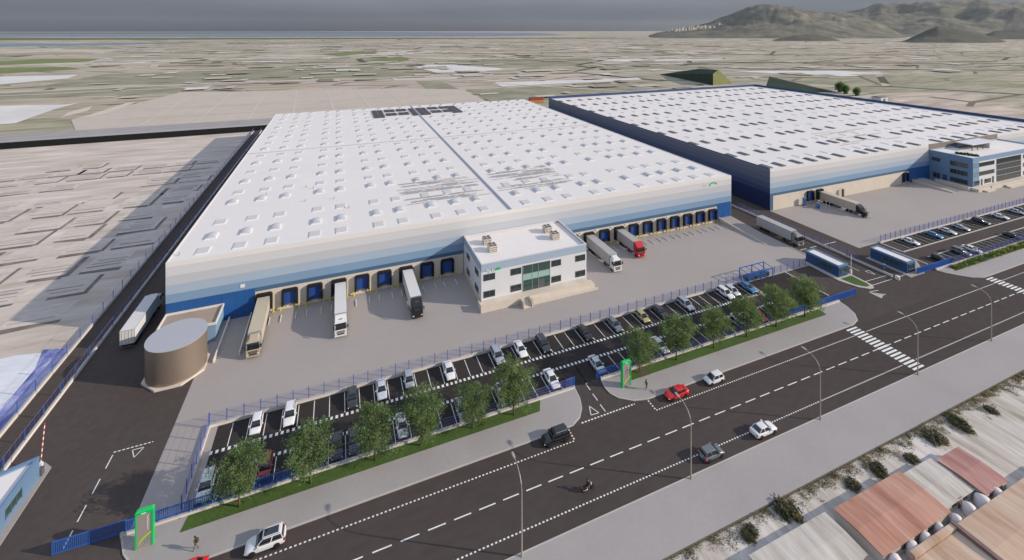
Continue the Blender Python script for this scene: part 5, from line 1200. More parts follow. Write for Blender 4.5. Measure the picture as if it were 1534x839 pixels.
# ================================================================== WALLS, FENCES, GATES
def low_wall(label, segs, h=.42, z=.004, m='lotwall', name='low_wall'):
    t = thing(name, label, 'wall', (0,0,0)); mb = MB()
    for a in segs: mb.box(*a, z, h)
    mb.build('wall', m, t)
    mb = MB()
    for a in segs: mb.box(a[0]-.02, a[1]+.02, a[2]-.02, a[3]+.02, h+.002, h+.05)
    mb.build('coping', 'kerb', t); return t
def post_mesh(h): return MB().box(-.05, .05, -.05, .05, 0, h).box(-.06, .06, -.06, .06, h, h+.03).mesh('post', 'blue')
POST = {}
def mesh_fence(label, a, b, z, h=2.0, sp=2.5, step=.21, group=None, th=.013):
    a = Vector((*a, z)); b = Vector((*b, z)); L = (b-a).length; d = (b-a)/L
    t = thing('mesh_fence', label, 'fence', a, math.atan2(d.y, d.x), group); n = max(1, round(L/sp))
    if h not in POST: POST[h] = post_mesh(h)
    for k in range(n+1): part('post', POST[h], t, (L*k/n, 0, 0))
    mb = MB(); k = 0; x = step/2
    while x < L:
        mb.add([(x,-th/2,.05),(x+th,-th/2,.05),(x+th,th/2,.05),(x,th/2,.05),(x,-th/2,h-.06),(x+th,-th/2,h-.06),(x+th,th/2,h-.06),(x,th/2,h-.06)], [(0,1,5,4),(1,2,6,5),(2,3,7,6),(3,0,4,7)]); x += step
    for zz in (.06, .55, 1.05, 1.55, h-.08): mb.bar((0, 0, zz), (L, 0, zz), .016)
    mb.build('wire_panel', 'wire', t); return t
def railing(label, a, b, z, h=1.7, step=.21, w=.09, cat='gate', name='sliding_gate', sp=3.6, group=None):
    a = Vector((*a, z)); b = Vector((*b, z)); L = (b-a).length; d = (b-a)/L
    t = thing(name, label, cat, a, math.atan2(d.y, d.x), group)
    mb = MB(); x = .12
    while x < L-.1: mb.box(x, x+w, -.03, .03, .22, h-.12); x += step
    mb.build('bars', 'blue', t)
    MB().box(0, L, -.07, .07, .10, .22).build('bottom_rail', 'blue', t); MB().box(0, L, -.06, .06, h-.12, h).build('top_rail', 'blue', t)
    n = max(1, round(L/sp))
    for k in range(n+1): MB().box(L*k/n-.07, L*k/n+.07, -.08, .08, 0, h+.04).build('post', 'blue', t)
    return t
low_wall('low white wall along the back of the near car park', [(-20.1, 98.4, 87.55, 87.95)], .45)
low_wall('low white wall closing the left end of the near car park', [(-20.1, -19.75, 73.4, 87.53)], .45)
low_wall('low cream wall behind the left lawn', [(-26.4, 40.7, 72.78, 73.14)], .42)
low_wall('low cream wall behind the right hand lawn', [(46.3, 113.6, 72.78, 73.14)], .42)
low_wall('low wall along the flower bed of the right car park', [(153.4, 330, 72.78, 73.1)], .40)
low_wall('low wall along the back of the right car park', [(157.0, 330, 88.42, 88.75)], .40)
low_wall('long pale wall on the right side of the left service strip', [(-46.75, -46.4, 80, 334)], .55)
low_wall('long cream wall on the left edge of the estate', [(-51.35, -50.95, 72, 334)], .55)
low_wall('low pale wall in the middle of the lane between the two halls', [(138.2, 138.5, 75.2, 300)], .5)
mesh_fence('purple blue mesh fence on the back wall of the near car park', (-19.9, 87.75), (98.2, 87.75), .5)
mesh_fence('blue mesh fence on the left end wall of the near car park', (-19.92, 73.5), (-19.92, 87.5), .5)
mesh_fence('blue mesh fence on the front wall of the near car park, left half', (-4.5, 72.96), (40.4, 72.96), .47, 1.6)
mesh_fence('blue mesh fence on the front wall of the near car park, right half', (53.4, 72.96), (96.5, 72.96), .47, 1.6)
mesh_fence('mesh fence beside the wall of the right car park flower bed', (162.0, 72.94), (262, 72.94), .45, 1.7)
mesh_fence('purple mesh fence on the back wall of the right car park', (157.1, 88.58), (280, 88.58), .45)
mesh_fence('long blue mesh fence on the right wall of the left service strip', (-46.57, 80), (-46.57, 334), .6, 1.8, 5.0, 1.2)
mesh_fence('long blue mesh fence on the left edge of the estate', (-51.15, 72), (-51.15, 334), .6, 1.8, 5.0, 1.2)
mesh_fence('purple mesh fence on the wall in the lane between the halls', (138.35, 84), (138.35, 125), .55, 1.8, 2.5, .2)
mesh_fence('short mesh fence joining the near car park to the east gatehouse', (98.4, 87.75), (122.5, 87.75), .02, 2.0)
railing('blue sliding gate standing open across the left entrance', (-33.4, 73.45), (-26.0, 73.3), .02)
railing('blue bar railing on the wall right of the left green sign', (-25.9, 72.96), (-4.7, 72.96), .47, 1.45, cat='railing', name='bar_railing')
railing('blue gate leaf at the middle entrance beside the green sign', (45.6, 73.3), (53.2, 73.3), .02)
railing('small blue gate stub at the left of the middle entrance', (39.3, 73.45), (40.9, 73.45), .02)
railing('long blue sliding gate at the right end of the near car park', (96.8, 73.3), (120.2, 73.3), .02)
railing('blue gate in front of the right car park', (146.2, 73.5), (162.2, 73.5), .02)

# bollards and wheel guides at the docks
BOL = MB().tube([(0,0,0),(0,0,1.0)], .15, 12).tube([(0,0,1.0),(0,0,1.06)], [.15,.05], 12).mesh('bollard', 'yellow')
BOLB = MB().box(-.22, .22, -.22, .22, 0, .08).mesh('foot_plate', 'yellow')
GUI = MB().tube([(0,0,.16),(0,2.6,.16)], .085, 10).mesh('rail', 'white')
GUF = MB().box(-.1, .1, -.06, .06, 0, .12).mesh('foot', 'white')
def dock_bits(x, y, who, grp, far=False):
    for sx, side in ((-1.95, 'left'), (1.95, 'right')):
        t = thing('bollard', 'yellow bollard on the %s of %s' % (side, who), 'bollard', (x+sx, y-.62, .006), 0, 'yellow bollards at the docks'); part('post', BOL, t); part('foot_plate', BOLB, t)
    for sx, side in ((-1.55, 'left'), (1.55, 'right')):
        t = thing('wheel_guide', '%s white wheel guide bar before %s' % (side, who), 'wheel guide', (x+sx, y-5.4, .006), 0, 'white wheel guides before the docks'); part('rail', GUI, t); part('foot', GUF, t, (0,.2,0)); part('foot', GUF, t, (0,2.4,0))
for i, x in enumerate(docksA):
    if i == 9: continue
    who = ('the %s dock from the left' % ORD[i]) if i < 9 else ('the %s dock right of the white office' % ORD[i-10])
    dock_bits(x, AY0, who, None)
for x, who in ((168.3,'the first dock of the far hall'), (173.6,'the second dock of the far hall'), (227.4,'the lone dock left of the blue office')): dock_bits(x, BY0, who, None)
for x, y, h, lab in ((163.6,117.6,3.1,'slim blue steel cabinet beside the first dock of the far hall'), (166.2,114.4,2.0,'short blue cabinet in front of the first dock of the far hall')):
    t = thing('control_cabinet', lab, 'cabinet', (x,y,.006)); MB().box(-.55,.55,-.4,.4,.1,h).build('casing','kioskblue',t); MB().box(-.62,.62,-.47,.47,0,.1).build('plinth','frame',t); MB().box(-.45,.45,-.43,-.402,.25,h-.2).build('door','door',t)
t = thing('control_mast', 'dark slender column standing by the wall of the far hall', 'column', (186.0,118.0,.006)); MB().box(-.35,.35,-.3,.3,.12,3.2).build('shaft','frame',t); MB().box(-.6,.6,-.5,.5,0,.12).build('base','conc',t); MB().box(-.45,.45,-.4,.4,3.2,3.32).build('cap','kioskblue',t)

# street lamps along the far pavement
def lamp(x, label):
    t = thing('street_lamp', label, 'street lamp', (x, 52.0, .132), 0, 'street lamps along the road')
    MB().tube([(0,0,.30),(0,0,5),(0,0,8.2)], [.10,.08,.065], 10).build('pole', 'steel', t)
    MB().box(-.2,.2,-.2,.2,0,.04).tube([(0,0,.04),(0,0,.6)], [.16,.12], 10).build('base', 'steel', t)
    MB().tube([(0,0,8.2),(0,.18,8.9),(0,.7,9.6),(0,1.5,10.0),(0,2.5,10.12)], [.065,.058,.05,.045,.04], 8).build('arm', 'steel', t)
    hd = MB().loft([[(-.10,2.4,10.08),(.10,2.4,10.08),(.10,2.4,10.18),(-.10,2.4,10.18)], [(-.2,2.8,10.08),(.2,2.8,10.08),(.16,2.8,10.24),(-.16,2.8,10.24)], [(-.17,3.3,10.08),(.17,3.3,10.08),(.12,3.3,10.2),(-.12,3.3,10.2)]]).build('lamp_head', 'steel', t)
    MB().box(-.13,.13,2.6,3.2,10.05,10.078).build('lens', 'lampglass', hd)
for x, lab in ((21.5,'tall curved street lamp at the bottom middle, nearest the viewer'), (48.4,'tall curved street lamp left of the parked grey hatchback'), (76.2,'tall curved street lamp right of the white saloon on the near kerb'), (103.5,'tall curved street lamp by the near end of the first zebra crossing'), (129.3,'tall curved street lamp nearest the right edge')): lamp(x, lab)

# gatehouses
def gatehouse(label, x0, x1, y0, y1, h, wins, extra=None, name='gatehouse'):
    t = thing(name, label, 'gatehouse', (0,0,0)); mb = MB(); mb.box(x0, x1, y0, y1, .16, h); mb.build('wall', 'kioskblue' if extra == 'light' else 'navyblue', t)
    MB().rect(x0+.25, x1-.25, y0+.25, y1-.25, h+.02).build('roof', 'roofA', t); mb = MB()
    for a in ((x0-.06,x1+.06,y0-.06,y0+.22),(x0-.06,x1+.06,y1-.22,y1+.06),(x0-.06,x0+.22,y0+.225,y1-.225),(x1-.22,x1+.06,y0+.225,y1-.225)): mb.box(*a, h-.25, h+.25)
    mb.build('roof_trim', 'kioskblue', t)
    for w in wins: window(t, *w, glassm='gglass')
    MB().box(x0-.1, x1+.1, y0-.1, y1+.1, .02, .158).build('base', 'conc', t)
    return t
M['navyblue'] = mat('gatehouse_blue', (.028, .072, .175), .45, var=.05, scale=.8)
g1 = gatehouse('long blue gatehouse with a white roof on the island before the near yard', 124.4, 128.0, 80.0, 89.0, 3.0, [('y', 81.6, 85.6, 1.1, 2.3, 124.4, -1, 3), ('x', 125.0, 127.5, 1.0, 2.4, 80.0, -1, 2)])
g2 = gatehouse('second long blue gatehouse with a white roof at the right car park', 143.7, 147.3, 74.6, 83.6, 3.0, [('y', 76.4, 80.4, 1.1, 2.3, 143.7, -1, 3), ('x', 144.3, 146.8, 1.0, 2.4, 74.6, -1, 2)])
# left gatehouse with slanting front: a five sided cabin
lk = thing('gatehouse', 'sky blue gatehouse with a pale roof cut off by the left edge', 'gatehouse', (0,0,0))
poly = [(-41.0,86.9),(-41.3,76.0),(-45.6,76.0),(-46.0,85.2)]
MB().prism(poly, .14, 2.9).build('wall', 'skyblue' if 'skyblue' in M else 'kioskblue', lk)
ins = [(-41.35,86.2),(-41.65,76.4),(-45.2,76.4),(-45.6,84.7)]
MB().flat(ins, 3.0).build('roof', 'roofA', lk)
mb = MB()
for (a, b), (c, d) in zip(list(zip(poly, poly[1:]+poly[:1])), list(zip(ins, ins[1:]+ins[:1]))): mb.prism([a, b, d, c], 2.86, 3.3)
mb.build('roof_trim', 'kioskblue', lk)
wf = MB(); wg = MB()
for k in range(3):
    ya = 80.0+1.05*k; wg.add([(-41.16-.0275*(86.9-ya)+.17, ya, 1.0),(-41.16-.0275*(86.9-ya-.98)+.17, ya+.98, 1.0),(-41.16-.0275*(86.9-ya-.98)+.17, ya+.98, 2.2),(-41.16-.0275*(86.9-ya)+.17, ya, 2.2)], [(0,1,2,3)])
for yy in (79.92, 80.98, 82.03, 83.06): wf.box(-41.16-.0275*(86.9-yy)+.10, -41.16-.0275*(86.9-yy)+.23, yy, yy+.08, .92, 2.28)
f = wf.build('window', 'frame', lk); wg.build('pane', 'gglass', f)
MB().box(-41.25, -40.75, 86.95, 87.6, .14, 1.2).build('meter_box', 'frame', lk)
t = thing('lift_barrier', 'raised barrier arm with red and white stripes by the left gatehouse', 'barrier', (-41.5, 88.3, .14))
MB().box(-.2,.2,-.2,.2,0,1.05).build('housing', 'white', t)
mb = MB(); a = Vector((0,0,1.0)); b = Vector((-.55,2.2,5.4))
for k in range(14): mb.bar(a.lerp(b, k/14), a.lerp(b, (k+1)/14), .11, .06, k % 2)
mb.build('arm', ['white', 'redpaint'], t)
t = thing('end_bollard', 'fat white round bollard at the end of the lane wall', 'bollard', (138.35, 74.0, .005)); MB().tube([(0,0,0),(0,0,.8)], .55, 18).build('body','white',t); MB().tube([(0,0,.8),(0,0,1.0)], [.55,.25], 18).build('cap','white',t)
t = thing('barrier_box', 'white barrier box on the kerb by the east gatehouse', 'barrier', (129.6, 80.2, .005)); MB().box(-.22,.22,-.22,.22,0,1.15).build('housing','white',t); MB().bar((0,0,1.0),(.6,.2,5.0),.09).build('arm','white',t)
t = thing('barrier_box', 'white barrier box beside the lane wall and second gatehouse', 'barrier', (141.2, 78.6, .005)); MB().box(-.22,.22,-.22,.22,0,1.15).build('housing','kioskblue',t); MB().box(-.26,.26,-.26,.26,1.15,1.22).build('cap','white',t)
# blue steel shelter frame behind the near car park
t = thing('shelter_frame', 'open blue steel frame shelter behind the car park wall', 'shelter', (0,0,0))
for x in (99.6, 104.0, 108.4):
    for y in (86.6, 89.4): MB().box(x-.09, x+.09, y-.09, y+.09, .006, 2.5 if y < 88 else 2.8).build('post', 'blue', t)
mb = MB(); mb.bar((99.5,86.6,2.5),(108.5,86.6,2.5),.16); mb.bar((99.5,89.4,2.8),(108.5,89.4,2.8),.16)
for x in (99.6,101.8,104,106.2,108.4): mb.bar((x,86.6,2.5),(x,89.4,2.8),.12)
mb.build('roof_beams', 'blue', t)
mb = MB(); mb.box(100.2,107.8,87.2,88.9,.3,1.2); 
mb.build('cycle_rack', 'navyblue', t)

# green totem signs
def totem(label, x, y):
    t = thing('totem_sign', label, 'sign', (x, y, .13))
    w, d, h = .95, .26, 4.6
    b = MB().loft([[(-w*.55,-d,0),(w*.55,-d,0),(w*.55,d,0),(-w*.55,d,0)]] + [[(-w*.92,-d,zz),(w*.92,-d,zz),(w*.92,d,zz),(-w*.92,d,zz)] for zz in (.02, h-.5, h-.02)]).build('body', 'signgrey', t)
    mb = MB(); mb.box(-w, -w*.80, -d-.05, d+.05, 0, h-.35); mb.box(w*.80, w, -d-.05, d+.05, 0, h-.35); mb.build('side_frame', 'green', t)
    MB().loft([[(-w,-d-.05,h-.35),(w,-d-.05,h-.35),(w,d+.05,h-.35),(-w,d+.05,h-.35)], [(-w,-d-.05,h-.02),(w,-d-.05,h-.02),(w,d+.05,h-.02),(-w,d+.05,h-.02)], [(-w*.8,-d+.1,h+.14),(w*.8,-d+.1,h+.14),(w*.8,d-.1,h+.14),(-w*.8,d-.1,h+.14)]]).build('cap', 'green', t)
    mb = MB(); y_ = -d-.03
    for k in range(9):
        a0, a1 = k/9, (k+1)/9; f = lambda s: (-w*.70+1.45*s**1.5, .12+1.55*s**.75)
        (xa, za), (xb, zb) = f(a0), f(a1); mb.add([(xa, y_, za), (xb, y_, zb), (xb, y_, zb+.36-.12*a1), (xa, y_, za+.36-.12*a0)], [(0,1,2,3)])
        mb.add([(xa, y_+.02, za), (xb, y_+.02, zb), (xb, y_+.02, zb+.36-.12*a1), (xa, y_+.02, za+.36-.12*a0)], [(3,2,1,0)])
    mb.build('lime_stripe', 'lime', t)
    mb = MB()
    for q in (0, 1):
        for k in range(6):
            a0, a1 = k/6, (k+1)/6; f = lambda s: (-.05+.36*q+.62*s**1.4-(.25*q*s), .10+(1.15-.35*q)*s**.8)
            (xa, za), (xb, zb) = f(a0), f(a1); mb.add([(xa, y_+.003, za), (xb, y_+.003, zb), (xb-.0, y_+.003, zb+.12), (xa, y_+.003, za+.12)], [(0,1,2,3)])
    mb.build('teal_stripe', 'teal', t)
    mb = MB(); r_ = random.Random(2); zz = 2.15
    for k in range(10):
        hh = .14; ww = r_.choice((.12,.15,.18)); mb.box(.28, .28+ww, y_-.005, y_+.02, zz, zz+.055); mb.box(.28, .28+.05, y_-.005, y_+.02, zz+.056, zz+hh) if k % 3 else mb.box(.28+ww-.05, .28+ww, y_-.005, y_+.02, zz+.056, zz+hh); zz += .19
    mb.build('vertical_lettering', 'white', t)
    MB().box(-.30, .22, -d-.075, -d-.052, h-.27, h-.15).build('top_lettering', 'white', t)
totem('tall green framed totem sign at the bottom left entrance', -23.0, 70.55)
totem('tall green framed totem sign at the middle entrance', 49.8, 69.95)

# ================================================================== PEOPLE AND THE MOTORCYCLE
def figure(name, joints, edges, radii, zones, parent_thing=None):
    """one continuous body grown round a skeleton; zones(co) gives the material index of each face"""
    keys = list(joints); me = bpy.data.meshes.new(name+'_skeleton')
    me.from_pydata([joints[k] for k in keys], [(keys.index(a), keys.index(b)) for a, b in edges], [])
    o = bpy.data.objects.new(name+'_skeleton', me); C.objects.link(o)
    o.modifiers.new('skin', 'SKIN'); 
    for i, k in enumerate(keys):
        sv = me.skin_vertices[0].data[i]; rr = radii[k]; sv.radius = rr if isinstance(rr, tuple) else (rr, rr); sv.use_root = (k == 'pelvis')
    sb = o.modifiers.new('smooth', 'SUBSURF'); sb.levels = 1; sb.render_levels = 1
    dg = bpy.context.evaluated_depsgraph_get(); dg.update()
    out = bpy.data.meshes.new_from_object(o.evaluated_get(dg)); bpy.data.objects.remove(o); bpy.data.meshes.remove(me)
    out.name = 'body'; return out
def body_parts(J, R_, E_, side, sh, el, wr, hip, kn, an, toe, fwd):
    s = side
    J.update({s+'sh': sh, s+'el': el, s+'wr': wr, s+'hip': hip, s+'kn': kn, s+'an': an, s+'toe': toe})
    R_.update({s+'sh': .075, s+'el': .048, s+'wr': .032, s+'hip': .098, s+'kn': .065, s+'an': .045, s+'toe': .042})
    E_ += [('chest', s+'sh'), (s+'sh', s+'el'), (s+'el', s+'wr'), ('pelvis', s+'hip'), (s+'hip', s+'kn'), (s+'kn', s+'an'), (s+'an', s+'toe')]
    d = (Vector(wr)-Vector(el)).normalized(); u = Vector(fwd); w = d.cross(u).normalized(); u = w.cross(d)
    palm = Vector(wr)+d*.075; J[s+'palm'] = palm; R_[s+'palm'] = (.036, .020); E_.append((s+'wr', s+'palm'))
    for i, (off, ln) in enumerate(((-.033,.070),(-.011,.085),(.011,.078),(.033,.060))):
        a = palm+u*off+d*.03; b = a+d*ln*.5+w*.006; c = b+d*ln*.42+w*.022
        for n_, p, rr in (('a', a, .0095), ('b', b, .0085), ('c', c, .007)): J[s+'f%d%s' % (i, n_)] = p; R_[s+'f%d%s' % (i, n_)] = rr
        E_ += [(s+'palm', s+'f%da' % i), (s+'f%da' % i, s+'f%db' % i), (s+'f%db' % i, s+'f%dc' % i)]
    a = palm-d*.045-u*.035; b = a-u*.025+d*.035
    J[s+'ta'] = a; J[s+'tb'] = b; R_[s+'ta'] = .011; R_[s+'tb'] = .009; E_ += [(s+'wr', s+'ta'), (s+'ta', s+'tb')]
def person(label, x, y, z, rz, arms, legs, torso, cloth, trousers, lean=.05, hip_z=.93, shoes='plastic', cat='person'):
    lx = lean; ch = hip_z+.49
    J = {'pelvis': (0,0,hip_z), 'waist': (lx*.4,0,hip_z+.17), 'chest': (lx,0,ch-.06), 'neck': (lx*1.2,0,ch+.10), 'jaw': (lx*1.3+.015,0,ch+.17), 'head': (lx*1.3+.005,0,ch+.265), 'crown_top': (lx*1.3-.005,0,ch+.325), 'nose': (lx*1.3+.118,0,ch+.215)}
    R_ = {'pelvis': (.145,.105), 'waist': (.130,.095), 'chest': (.165,.110), 'neck': .055, 'jaw': .070, 'head': .094, 'crown_top': .066, 'nose': .014}
    E_ = [('pelvis','waist'),('waist','chest'),('chest','neck'),('neck','jaw'),('jaw','head'),('head','crown_top'),('jaw','nose')]
    for s, sy in (('l',1),('r',-1)):
        el, wr = arms[s]; kn, an, toe = legs[s]
        body_parts(J, R_, E_, s, (lx, sy*.185, ch-.01), el, wr, (0, sy*.095, hip_z-.06), kn, an, toe, (1,0,0))
    me = figure('person', J, E_, R_, None)
    for m in (cloth, trousers, 'skin', shoes): me.materials.append(M[m])
    hands = [Vector(J[s+'palm']) for s in 'lr']; feet = [Vector(J[s+'toe']) for s in 'lr']; ank = [Vector(J[s+'an']) for s in 'lr']
    thigh = [(Vector(J[s+'hip']), Vector(J[s+'kn']), Vector(J[s+'an'])) for s in 'lr']
    for p in me.polygons:
        c = p.center; mi = 0
        if c.z > ch+.09: mi = 2
        elif min((c-h_).length for h_ in hands) < .125: mi = 2
        elif min(min((c-f_).length for f_ in feet), min((c-a_).length for a_ in ank)) < .09: mi = 3
        elif c.z < hip_z-.02 or min(min((c-a.lerp(b, f)).length for f in (.3,.5,.7,.9,1)) for a, b, c_ in thigh) < .10 or min(min((c-b.lerp(c_, f)).length for f in (.2,.4,.6,.8)) for a, b, c_ in thigh) < .09: 
            mi = 1
            if min((c-h_).length for h_ in hands) < .2 and c.z > hip_z-.2: mi = 0
        p.material_index = mi; p.use_smooth = True
    t = thing('person', label, cat, (x, y, z), rz)
    part('body', me, t)
    hx, hz = J['head'][0], J['head'][2]
    mb = MB()
    rings = []
    for k in range(6):
        a = math.pi/2*k/5; rr = .112*math.cos(a)+.004
        rings.append([(hx-.022+rr*1.06*math.cos(2*math.pi*q/14), rr*.92*math.sin(2*math.pi*q/14), hz+.012+.118*math.sin(a)) for q in range(14)])
    mb.loft(rings, cap0=False); 
    mb.loft([[(hx-.03+.11*math.cos(R(100+20*q))*1.02, .10*math.sin(R(100+20*q)), hz+zz) for q in range(9)] for zz in (-.075, .02)], cap0=False, cap1=False)
    mb.build('hair', 'hair', t, True)
    for sy in (-1, 1):
        MB().box(hx+.078, hx+.094, sy*.034-.012, sy*.034+.012, hz-.028, hz-.014).build('eye', 'plastic', t)
        MB().tube([(hx-.005, sy*.088, hz-.06), (hx-.005, sy*.100, hz-.03), (hx-.01, sy*.096, hz)], .014, 6).build('ear', 'skin', t, True)
    MB().box(hx+.066, hx+.088, -.024, .024, hz-.092, hz-.082).build('mouth', 'redpaint', t)
    return t, J
walkA = dict(arms={'l': ((-.10,.245,1.13),(.02,.265,.90)), 'r': ((.08,-.245,1.14),(.24,-.235,.95))}, legs={'l': ((.14,.10,.50),(.20,.10,.085),(.36,.11,.05)), 'r': ((-.03,-.10,.50),(-.30,-.10,.17),(-.20,-.11,.05))}, torso=None)
person('person in a brown jacket with grey trousers walking on the bottom left pavement', -16.8, 67.55, .132, R(172), cloth='brown', trousers='grey', lean=.07, **walkA)
bp = thing('backpack', 'dark brown backpack on the back of the walking person', 'backpack', (-16.8, 67.55, .132), R(172))
mb = MB(); mb.loft([rrect(-.29, -.10, .16, 1.02, .06), rrect(-.32, -.10, .18, 1.15, .07), rrect(-.29, -.08, .17, 1.42, .07), rrect(-.22, -.08, .12, 1.50, .05)]); mb.build('bag', 'brown', bp, True)
mb = MB(); mb.loft([rrect(-.37, -.30, .12, 1.06, .03), rrect(-.36, -.29, .12, 1.25, .03)]); mb.build('pocket', 'bark', bp)
for sy in (-1, 1): MB().tube([(-.09, sy*.10, 1.46), (.10, sy*.12, 1.47), (.215, sy*.12, 1.33), (.15, sy*.14, 1.12), (-.09, sy*.14, 1.08)], .016, 5).build('strap', 'bark', bp)
person('person in dark clothes striding along the pavement near the middle green sign', 52.8, 67.9, .132, R(180), cloth='darkcloth', trousers='darkcloth', lean=.03, **walkA)
ride = dict(arms={'l': ((.22,.27,1.12),(.44,.30,1.02)), 'r': ((.22,-.27,1.12),(.44,-.30,1.02))}, legs={'l': ((.34,.20,.66),(.12,.19,.34),(.26,.20,.30)), 'r': ((.34,-.20,.66),(.12,-.19,.34),(.26,-.20,.30))}, torso=None)
person('motorcycle rider in a dark jacket and grey trousers sitting on the motorcycle', 33.25, 56.1, .012, 0, cloth='darkcloth', trousers='grey', lean=.16, hip_z=.86, cat='rider', **ride)
t = thing('motorcycle', 'small dark motorcycle ridden along the near half of the road', 'motorcycle', (33.4, 56.1, .012), 0)
wt_, wr_ = wheel_meshes(.32, .13)
for x in (.72, -.66):
    w = part('wheel', wt_, t, (x, 0, .32)); part('rim', wr_, w)
MB().tube([(-.66,0,.34),(-.2,0,.42),(.15,0,.48),(.50,0,.80)], [.045,.06,.06,.04], 8).tube([(-.55,0,.74),(.45,0,.74)], .05, 8).build('frame', 'frame', t, True)
MB().loft([rrect(-.22,.26,.13,.30,.06), rrect(-.24,.28,.16,.45,.06), rrect(-.15,.2,.11,.62,.05)]).build('engine', 'steel', t, True)
MB().loft([rrect(.05,.40,.10,.72,.08), rrect(.02,.44,.15,.82,.09), rrect(.08,.36,.09,.93,.08)]).build('fuel_tank', 'plastic', t, True)
MB().loft([rrect(-.72,.05,.12,.72,.08), rrect(-.74,.06,.14,.79,.08), rrect(-.70,.02,.11,.83,.08)]).build('seat', 'black', t, True)
for sy in (-.09, .09): MB().tube([(.72,sy,.32),(.50,sy,.98)], .024, 7).build('fork', 'alu', t, True)
MB().tube([(.40,-.34,1.0),(.49,-.14,1.03),(.49,.14,1.03),(.40,.34,1.0)], .017, 7).build('handlebar', 'alu', t, True)
MB().loft([[(.54,.09*math.cos(R(30*k)),.88+.09*math.sin(R(30*k))) for k in range(12)],[(.66,.08*math.cos(R(30*k)),.88+.08*math.sin(R(30*k))) for k in range(12)]]).build('headlight', 'lampglass', t)
MB().tube([(.1,-.14,.36),(-.3,-.18,.33),(-.85,-.2,.42)], [.03,.04,.055], 8).build('exhaust', 'alu', t, True)
MB().box(-.98,-.80,-.08,.08,.62,.74).build('tail_light', 'redlens', t)
for x0, a0, a1 in ((.72,40,140),(-.66,30,150)):
    mb = MB(); k0 = 8
    rg = [[(x0+.37*math.cos(R(a0+(a1-a0)*k/k0)), yy, .32+.37*math.sin(R(a0+(a1-a0)*k/k0))) for yy in (-.08,.08)] + [(x0+.355*math.cos(R(a0+(a1-a0)*k/k0)), yy, .32+.355*math.sin(R(a0+(a1-a0)*k/k0))) for yy in (.08,-.08)] for k in range(k0+1)]
    mb.loft(rg); mb.build('mudguard', 'plastic', t)

# ================================================================== FAR BUILDINGS
t = thing('wedge_shed', 'dark green wedge shaped shed with an olive gable behind the far hall', 'shed', (0,0,0))
A, A1, P, B, T, T2 = (423,418,GZ), (423,418,13.4), (435.5,422,17.6), (461,424,GZ), (454,553,GZ), (488,548,GZ); Pm = (444,462,15.5); Am = (436,470,8.4)
MB().add([A, A1, Am, T], [(0,3,2,1)]).build('wall', 'darkgreen', t); MB().add([A, B, P, A1], [(0,1,2,3)]).build('gable', 'olive', t)
MB().add([A1, P, Pm, Am, T, T2, B], [(0,1,2,3), (3,2,4), (1,6,5,2), (2,5,4)]).build('roof', 'darkgreen', t)
t = thing('wedge_shed', 'long dark green shed sloping down to the right behind the far hall', 'shed', (0,0,0))
L_, T_, E_, R2 = (440,362,GZ), (471,381,12), (496,318,GZ), (492,384,GZ); T3 = (474.5,381.5,12); E3 = (500,319,GZ)
MB().add([L_, T_, E_], [(0,2,1)]).build('wall', 'darkgreen', t); MB().add([T_, T3, E3, E_], [(0,3,2,1)]).build('ridge_strip', 'taupe', t); MB().add([L_, T_, T3, E3, R2], [(0,1,2,4), (4,2,3)]).build('roof', 'darkgreen', t)
def container(x, y, z, rz, m, lab):
    t = thing('shipping_container', lab, 'container', (x,y,z), rz); mb = MB(); mb.box(-7,7,-1.3,1.3,.12,2.6)
    mb.build('body', m, t); mb = MB()
    for k in range(24): mb.box(-6.8+k*.58, -6.6+k*.58, -1.34, -1.301, .2, 2.5)
    mb.build('ribs', m, t); MB().box(-7.06,-7.0,-1.2,1.2,.15,2.55).build('door', 'rust', t)
container(170, 377, GZ, 0, 'orange', 'orange container on the ground behind the gap between the halls'); container(170.3, 377, GZ+2.62, 0, 'rust', 'dark red container stacked on the orange one behind the halls')
t = thing('field_shed', 'small pale shed in the fields beyond the right edge of the far hall', 'shed', (474,268,GZ)); MB().box(-5,5,-4,4,0,4.2).build('wall','b1',t); MB().loft([[(-5.3,-4.3,4.2),(5.3,-4.3,4.2),(5.3,4.3,4.2),(-5.3,4.3,4.2)],[(-5.3,-.1,5.2),(5.3,-.1,5.2),(5.3,.1,5.2),(-5.3,.1,5.2)]]).build('roof','taupe',t); MB().box(-1.5,1.5,-4.06,-4.003,0,3).build('door','frame',t)
# old low houses below the road on the right
def low_house(label, x0, x1, y0, y1, h, roofm, ridge=.5):
    t = thing('low_house', label, 'house', (0,0,0)); z0 = -.3; z1 = GZ+h
    MB().box(x0, x1, y0, y1, z0, z1).build('wall', 'housewall', t)
    n = 16; mb = MB(); r_ = random.Random(int(x0*10)); ym = (y0+y1)/2
    ys = [y0-.15, (y0+ym)/2, ym, (ym+y1)/2, y1+.15]; zs = [z1, z1+ridge*.52, z1+ridge, z1+ridge*.52, z1]
    rings = [[(x0-.15+(x1-x0+.3)*i/n, yy, zz+r_.uniform(-.015,.015)*(0<i<n)) for yy, zz in zip(ys, zs)] + [(x0-.15+(x1-x0+.3)*i/n, yy, z1-.08) for yy in (y1+.15, y0-.15)] for i in range(n+1)]
    mb.loft(rings); mb.build('roof', roofm, t)
    for k in range(2):
        xx = x0+(x1-x0)*(.3+.4*k); f = MB().box(xx-.5, xx+.5, y0-.05, y0-.003, z0+.75, z0+1.35).build('window', 'frame', t); MB().box(xx-.42, xx+.42, y0-.07, y0-.051, z0+.82, z0+1.28).build('pane', 'glass', f)
    MB().box(x0+(x1-x0)*.5-.45, x0+(x1-x0)*.5+.45, y0-.05, y0-.003, z0+.15, z0+1.5).build('door', 'parapet', t)
    return t
low_house('low old house with a big orange red tiled roof below the pavement', 62.6, 76.6, 35.0, 40.7, 2.0, 'terracotta', .22)
